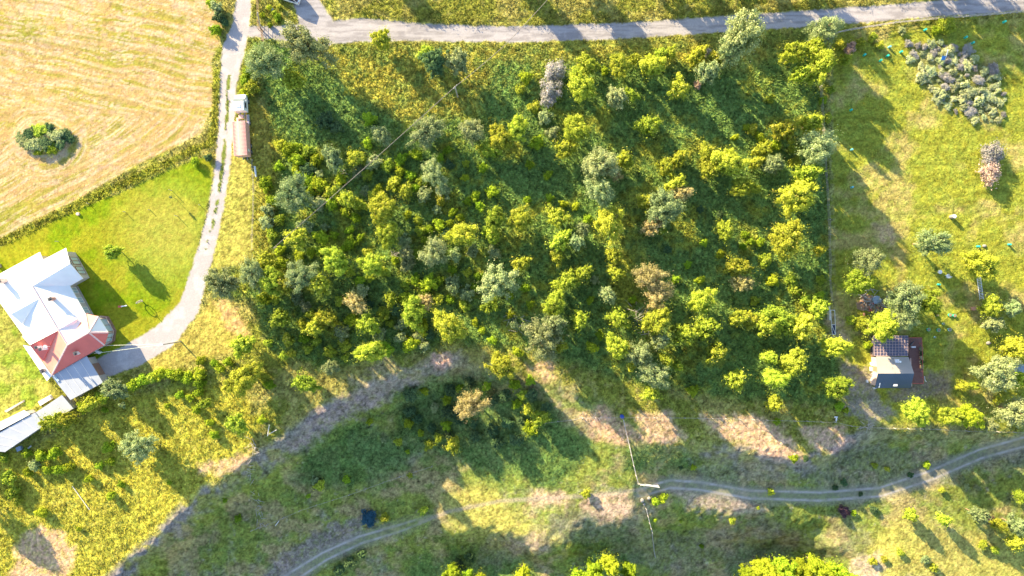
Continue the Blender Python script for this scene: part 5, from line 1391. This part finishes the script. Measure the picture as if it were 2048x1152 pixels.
# clutter along the cabin's side
items = [(1744, 727, 'white crate at the cabin side, nearest the annex', 'crate', (.9, .6, .6), 'white'), (1745, 737, 'white bench chest at the cabin side beside the bright crate', 'chest', (1.3, .8, .5), 'whitewood'), (1743, 708, 'brown box beside the lattice roofed annex', 'crate', (.6, .8, .5), 'timber'),
         (1742, 750, 'grey basin in the row beside the cabin wall', 'basin', (.5, .5, .35), 'stone'), (1742, 760, 'pale tub lowest in the row beside the cabin wall', 'tub', (.6, .6, .4), 'alu'), (1733, 762, 'small white tin standing off the cabin corner', 'tin', (.25, .5, .3), 'white'), (1748, 775, 'white stool at the dark roof corner of the cabin', 'stool', (.7, .35, .4), 'whitewood')]
for x_, y_, lb, ct, sz, mm in items:
    g0 = G(x_, y_); b = MB()
    if ct in ('basin', 'tub'): b.tube(g0, g0 + Vector((0, 0, sz[2])), sz[0] * .42, sz[0] * .55, n=14).tube(g0 + Vector((0, 0, sz[2])), g0 + Vector((0, 0, sz[2] + .04)), sz[0] * .6, sz[0] * .6, n=14)
    elif ct == 'stool':
        b.box(g0 + Vector((0, 0, .42)), (.7, .35, .06), .3)
        for sx in (-.28, .28): b.box(g0 + Vector((sx, 0, .2)), (.05, .3, .4), .3)
    else:
        b.box(g0 + Vector((0, 0, sz[2] / 2)), sz, .1).box(g0 + Vector((0, 0, sz[2] + .03)), (sz[0] + .06, sz[1] + .06, .06), .1)
    tag(b.build(ct, M[mm], bevel=.015), lb, ct)
# scrap heap
g0 = G(1742, 606); t = thing('scrap_heap', 'heap of rusty metal, planks and red scrap among garden trees', 'scrap heap', g0)
MB().blob(g0 + Vector((0, 0, -.1)), (2.6, 2.0), .2, n=14, jit=.35, seed=9).build('rubble', M['timber'], t)
rnd = random.Random(11)
for nm, mm, n_ in (('plank', 'drywood', 30), ('scrap_sheet', 'rust', 9), ('scrap_sheet', 'redpaint', 2), ('scrap_sheet', 'darksteel', 10), ('pipe', 'steel', 16)):
    for i in range(n_):
        a_ = rnd.uniform(0, 6.28); rr_2 = rnd.uniform(0, 2.9); p = g0 + Vector((math.cos(a_) * rr_2, math.sin(a_) * rr_2, rnd.uniform(.4, .9)))
        R = Matrix.Rotation(rnd.uniform(0, 6.28), 3, 'Z') @ Matrix.Rotation(rnd.uniform(-.5, .5), 3, 'X')
        sz = {'plank': (1.9, .14, .06), 'scrap_sheet': (.55, .4, .05), 'pipe': (1.3, .07, .07)}[nm]
        MB().box(p, sz, rot=R).build(nm, M[mm], t)
tr_ = MB(); c_ = G(1747, 599, 1.2); tr_.blob(c_, (.95, .75), .45, n=12, jit=.2, seed=4); o = tr_.build('tarp', M['tarp'], t); o['label'] = 'blue-grey tarp over the top of the heap'
# blue drum
g0 = G(1243, 832); t = thing('drum', 'blue plastic drum at the top of the white rail fence', 'drum', g0)
MB().tube(g0, g0 + Vector((0, 0, .95)), .36, .36, n=18).tube(g0 + Vector((0, 0, .3)), g0 + Vector((0, 0, .36)), .39, .39, n=18).tube(g0 + Vector((0, 0, .62)), g0 + Vector((0, 0, .68)), .39, .39, n=18).build('body', M['bluedrum'], t, smooth=False)
MB().tube(g0 + Vector((0, 0, .95)), g0 + Vector((0, 0, 1.0)), .38, .36, n=18).build('lid', M['bluedrum'], t)
# boulders at the gate, tyres
for i, (x_, y_, r_, lb) in enumerate([(1284, 1000, .42, 'dark ring shaped stone on the track edge below the plank gate'), (1288, 1008, .3, 'pale stone at the top of the slope fence'), (1298, 996, .4, 'rounded stone between the gate and the bright bushes'), (1672, 838, .3, 'white capped marker stone on the bottom fence'),
                                     (1240, 812, 0, '')]):
    if r_: g0 = G(x_, y_); tag(MB().blob(g0 + Vector((0, 0, r_ * .3)), r_, .7, jit=.22, seed=i).build('boulder', M['stone'], smooth=True), lb, 'boulder')
# white T post by the bottom fence
g0 = G(1672, 842); t = thing('water_tap_post', 'white T shaped post at the sunlit corner of the bottom fence', 'post', g0)
MB().tube(g0, W3(1673, 836, g0.z + 1.0), .12).build('post', M['white'], t); MB().box(W3(1672, 834, g0.z + 1.05), (.65, .2, .12)).build('crossbar', M['white'], t)
# downpipe like metal post beside the truck
g0 = G(513, 352); o = MB(); A_, B_ = G(513.5, 354, .3), G(513, 334, .9); o.tube(A_, B_, .2, n=10).box((A_ + B_) / 2 - Vector((0, 0, .4)), (.15, .3, .9))
tag(o.build('trough', M['alu']), 'narrow bluish metal trough in the shade of the truck', 'trough')
# crossed sticks, dead branches
o = MB().tube(G(536, 871, .2), G(543, 847, 1.2), .09, .05).tube(G(538, 868, .3), G(556, 858, .7), .07, .05); tag(o.build('crossed_sticks', M['whitewood']), 'two crossed white sticks stuck in the shaded slope', 'sticks')
tag(MB().tube(G(551, 1051, .1), G(559, 1041, .3), .08).build('plank', M['whitewood']), 'short white plank lying on the hillside grass', 'plank')
def deadwood(pts, label, seed, n_=14, spread=8, r_=.05, ln=1.4):
    t = thing('dead_branches', label, 'branches', G(*pts[0])); rnd = random.Random(seed)
    for i in range(n_):
        k = rnd.uniform(0, len(pts) - 1.001); a_ = int(k); f = k - a_
        x_ = pts[a_][0] * (1 - f) + pts[a_ + 1][0] * f + rnd.uniform(-spread, spread); y_ = pts[a_][1] * (1 - f) + pts[a_ + 1][1] * f + rnd.uniform(-spread, spread)
        an_ = rnd.uniform(0, 6.28); l_ = rnd.uniform(.4, 1) * ln * 10
        b = MB().tube(G(x_, y_, .15), G(x_ + math.cos(an_) * l_, y_ + math.sin(an_) * l_, rnd.uniform(.2, .6)), r_, r_ * .4, n=5)
        m_ = G(x_ + math.cos(an_) * l_ * .5, y_ + math.sin(an_) * l_ * .5, .3); b.tube(m_, m_ + Vector((rnd.uniform(-.6, .6), rnd.uniform(-.6, .6), .25)), r_ * .6, r_ * .2, n=5)
        b.build('branch', M['drywood'], t)
deadwood([(505, 880), (508, 905), (500, 935), (503, 965)], 'heap of bleached dead branches at the top of the rocky bank', 1, 26, 7)
deadwood([(513, 990), (518, 1020), (521, 1055)], 'line of bluish bleached branches down the shaded hillside', 2, 22, 5)
deadwood([(1725, 848), (1735, 855)], 'bare pale branches lying across the bottom fence', 3, 9, 6)
deadwood([(1160, 838), (1200, 830)], 'scattered pale sticks on the pink bare earth', 4, 10, 7, .05, .9)
deadwood([(1015, 640), (1035, 650)], 'bare grey twigs of a fallen tree in mid wood', 5, 20, 14, .05, 2.2)
deadwood([(1262, 620), (1290, 640), (1285, 680)], 'tangle of dead brown limbs under the buff trees', 6, 26, 16, .06, 2.4)
deadwood([(795, 510), (782, 500)], 'small pile of pale dry brush among green crowns', 7, 12, 7, .05, 1.2)
deadwood([(682, 345), (690, 350)], 'few bluish sticks lying in the wood shade', 8, 8, 5, .04, 1.0)
deadwood([(875, 722), (895, 712)], 'dry cut sticks on the bright bare earth spot', 9, 12, 8, .05, 1.1)
# lawn things
g0 = G(157, 428); tag(MB().tube(g0 - Vector((0, 0, .1)), g0 + Vector((0, 0, .35)), .36, .32, n=14).tube(g0 + Vector((0, 0, .35)), g0 + Vector((0, 0, .38)), .3, .3, n=14).build('stump', M['buffpaint']), 'pale tree stump near the long grass strip', 'stump')
for x_, y_, h_, lb in ((251, 424, .9, 'short pale stake on the lawn beside the long grass strip'), (300, 420, .7, 'thin low stake on the upper lawn between two others'), (344, 381, 1.3, 'thin stake near the driveway top of the lawn'), (400, 410, .6, 'thin stake on the lawn close to the driveway'), (117, 483, 1.0, 'thin stake on the lawn near the white roofs'), (355, 432, 1.2, 'thin stake below the young staked tree'), (178, 407, .8, 'thin stake at the dark edge of the grass strip')):
    g0 = G(x_, y_); tag(MB().tube(g0 - Vector((0, 0, .1)), g0 + Vector((0, 0, h_)), .07, .05, n=6).build('stake', M['drywood']), lb, 'stake')
def sapling(px, py, h_, label, m='leafG'):
    g0 = G(px, py); t = thing('young_tree', label, 'young tree', g0)
    b = MB().tube(g0 - Vector((0, 0, .1)), g0 + Vector((0, 0, h_)), .05, .02, n=6); rnd = random.Random(int(px))
    for i in range(7):
        z_ = h_ * rnd.uniform(.4, .9); a_ = rnd.uniform(0, 6.28); b.tube(g0 + Vector((0, 0, z_)), g0 + Vector((math.cos(a_) * .4, math.sin(a_) * .4, z_ + .35)), .02, .01, n=4)
    b.build('trunk', M['bark'], t)
    f = bpy.data.objects.new('foliage', PROTO['sg'][0][0][0]); COL.objects.link(f); f.parent = t; f.location = (0, 0, h_ * .85); f.scale = (.28, .28, .5)
sapling(351, 397, 2.2, 'slim young tree on the upper lawn casting a long shadow')
g0 = G(286, 603); t = thing('garden_ornament', 'hooped garden ornament with a long shadow on the lawn by the driveway', 'ornament', g0)
b = MB()
for i in range(12):
    a0, a1 = math.pi * 2 * i / 12, math.pi * 2 * (i + 1) / 12
    b.tube(g0 + Vector((.55 * math.cos(a0) - .2, .35 * math.cos(a0), 1.0 + .6 * math.sin(a0))), g0 + Vector((.55 * math.cos(a1) - .2, .35 * math.cos(a1), 1.0 + .6 * math.sin(a1))), .07, n=6)
b.build('hoop', M['drywood'], t); MB().tube(g0, g0 + Vector((-.2, 0, .45)), .09).build('stand', M['drywood'], t); MB().tube(g0 + Vector((0, 0, 0)), g0 + Vector((-.1, 0, 2.2)), .05).build('pole', M['timber'], t)
g0 = G(252, 613); t = thing('seesaw', 'white and red seesaw at the edge of the house shadow', 'seesaw', g0)
MB().tube(G(244, 613, .5), G(258, 611, .8), .12, n=8).build('beam', M['white'], t); MB().box(G(243, 613, .55), (.6, .4, .2)).build('seat', M['redpaint'], t); MB().tube(G(251, 612, 0), G(251, 612, .6), .1, .06).build('pivot', M['steel'], t)
# motorbike and bicycle in the yard
def bike(px, py, rz, label, name, m, heavy):
    g0 = G(px, py); t = thing(name, label, name.replace('_', ' '), g0); R = Matrix.Rotation(rz, 3, 'Z')
    def at(x, y, z): return g0 + R @ Vector((x, y, z))
    r_ = .32; wd = .07 if heavy else .025
    for x in (-.55, .6):
        b = MB()
        for i in range(16):
            a0, a1 = 6.2832 * i / 16, 6.2832 * (i + 1) / 16
            b.tube(at(x + r_ * math.cos(a0), 0, r_ + r_ * math.sin(a0)), at(x + r_ * math.cos(a1), 0, r_ + r_ * math.sin(a1)), wd, n=5)
        b.build('wheel', M['rubber'], t)
    b = MB().tube(at(-.55, 0, .33), at(-.2, 0, .8), .04 + wd * .4).tube(at(-.2, 0, .8), at(.42, 0, .85), .04 + wd * .4).tube(at(.42, 0, .95), at(.6, 0, .33), .04).tube(at(-.2, 0, .8), at(0, 0, .35), .04).tube(at(0, 0, .35), at(.42, 0, .85), .04)
    b.build('frame', m, t)
    if heavy: MB().blob(at(.15, 0, .82), (.34, .2), .5, seed=1).build('tank', m, t); MB().box(at(.02, 0, .42), (.4, .3, .3), rz).build('engine', M['steel'], t)
    MB().box(at(-.3, 0, .9), (.5 if heavy else .28, .24 if heavy else .14, .1), rz).build('seat', M['rubber'], t)
    MB().tube(at(.4, -.35, 1.05), at(.4, .35, 1.05), .03).tube(at(.42, 0, .9), at(.4, 0, 1.05), .03).build('handlebar', M['steel'], t)
bike(190, 727, 2.2, 'dark violet motorbike parked against the garage side', 'motorbike', M['purplepaint'], True)
bike(203, 748, 2.4, 'blue bicycle leaning at the garage corner', 'bicycle', M['bluepaint'], False)
g0 = G(200, 703); t = thing('air_conditioner', 'white box unit under the red roof edge', 'box unit', g0)
MB().box(g0 + Vector((0, 0, .5)), (.9, .5, .8), -.5).build('casing', M['white'], t); MB().tube(g0 + Vector((.1, .2, .5)), g0 + Vector((.14, .29, .5)), .28, n=14).build('fan_grille', M['steel'], t)
# clutter by the sheds
for x_, y_, sz, rz, mm, nm, lb in ((92, 800, (3.0, .9, .5), .5, 'whitewood', 'board_pile', 'pile of pale boards along the small lean-to shed'), (30, 812, (4.5, .35, .3), .5, 'drywood', 'plank_stack', 'long low plank stack in the yellow grass above the white shed'), (57, 824, (.6, .8, 1.3), .5, 'darksteel', 'water_tank', 'dark tank at the end of the white shed'),
                             (42, 896, (.9, .8, .6), .4, 'tarp', 'crate', 'blue-grey box below the long shed'), (57, 896, (1.6, .3, .3), .6, 'alu', 'plank_stack', 'bluish strip of boards on grass below the long shed'), (164, 788, (1.2, .5, .4), .6, 'drywood', 'plank_stack', 'weathered boards along the shaded garage edge'), (0, 532, (.7, .7, .8), .3, 'stone', 'water_tank', 'grey cube tank at the frame edge above the house')):
    g0 = G(x_, y_); b = MB()
    k = 4 if 'plank' in nm or 'board' in nm else 1
    for i in range(k): b.box(g0 + Vector((0.04 * i, -.03 * i, sz[2] * (i + .5) / k)), (sz[0] * (1 - .05 * i), sz[1] * (1 - .06 * i), sz[2] / k * .9), rz + .02 * i)
    if k == 1: b.box(g0 + Vector((0, 0, sz[2] + .04)), (sz[0] + .08, sz[1] + .08, .07), rz)
    tag(b.build(nm, M[mm], bevel=.015), lb, nm.replace('_', ' '))
# thin white lines in the low meadow: fallen poles
tag(MB().tube(G(146, 972, .15), G(180, 1019, .15), .06).build('fallen_pole', M['whitewood']), 'long thin pale pole lying in the low yellow meadow', 'pole')
g0 = G(660, 19) ; tag(MB().blob(G(545, 19) + Vector((0, 0, .15)), .3, .6, seed=8).build('stone', M['whitewood'], smooth=True), 'white stone in the bright weeds beside the white car', 'stone')
g0 = G(2036, 738); t = thing('dark_shed', 'blue-grey sheet roof half hidden by trees at the garden edge', 'shed', g0)
rf_ = [W3(2020, 730, g0.z + 2), W3(2060, 728, g0.z + 2), W3(2060, 750, g0.z + 1.8), W3(2036, 750, g0.z + 1.8)]
fix(MB().prism(rf_, .1).build('roof', M['tarp'], t)); fix(MB().prism_to([Vector((p.x, p.y, g0.z + 1.65)) for p in inset(rf_, .2)], g0.z - .2).build('wall', M['drywood'], t))
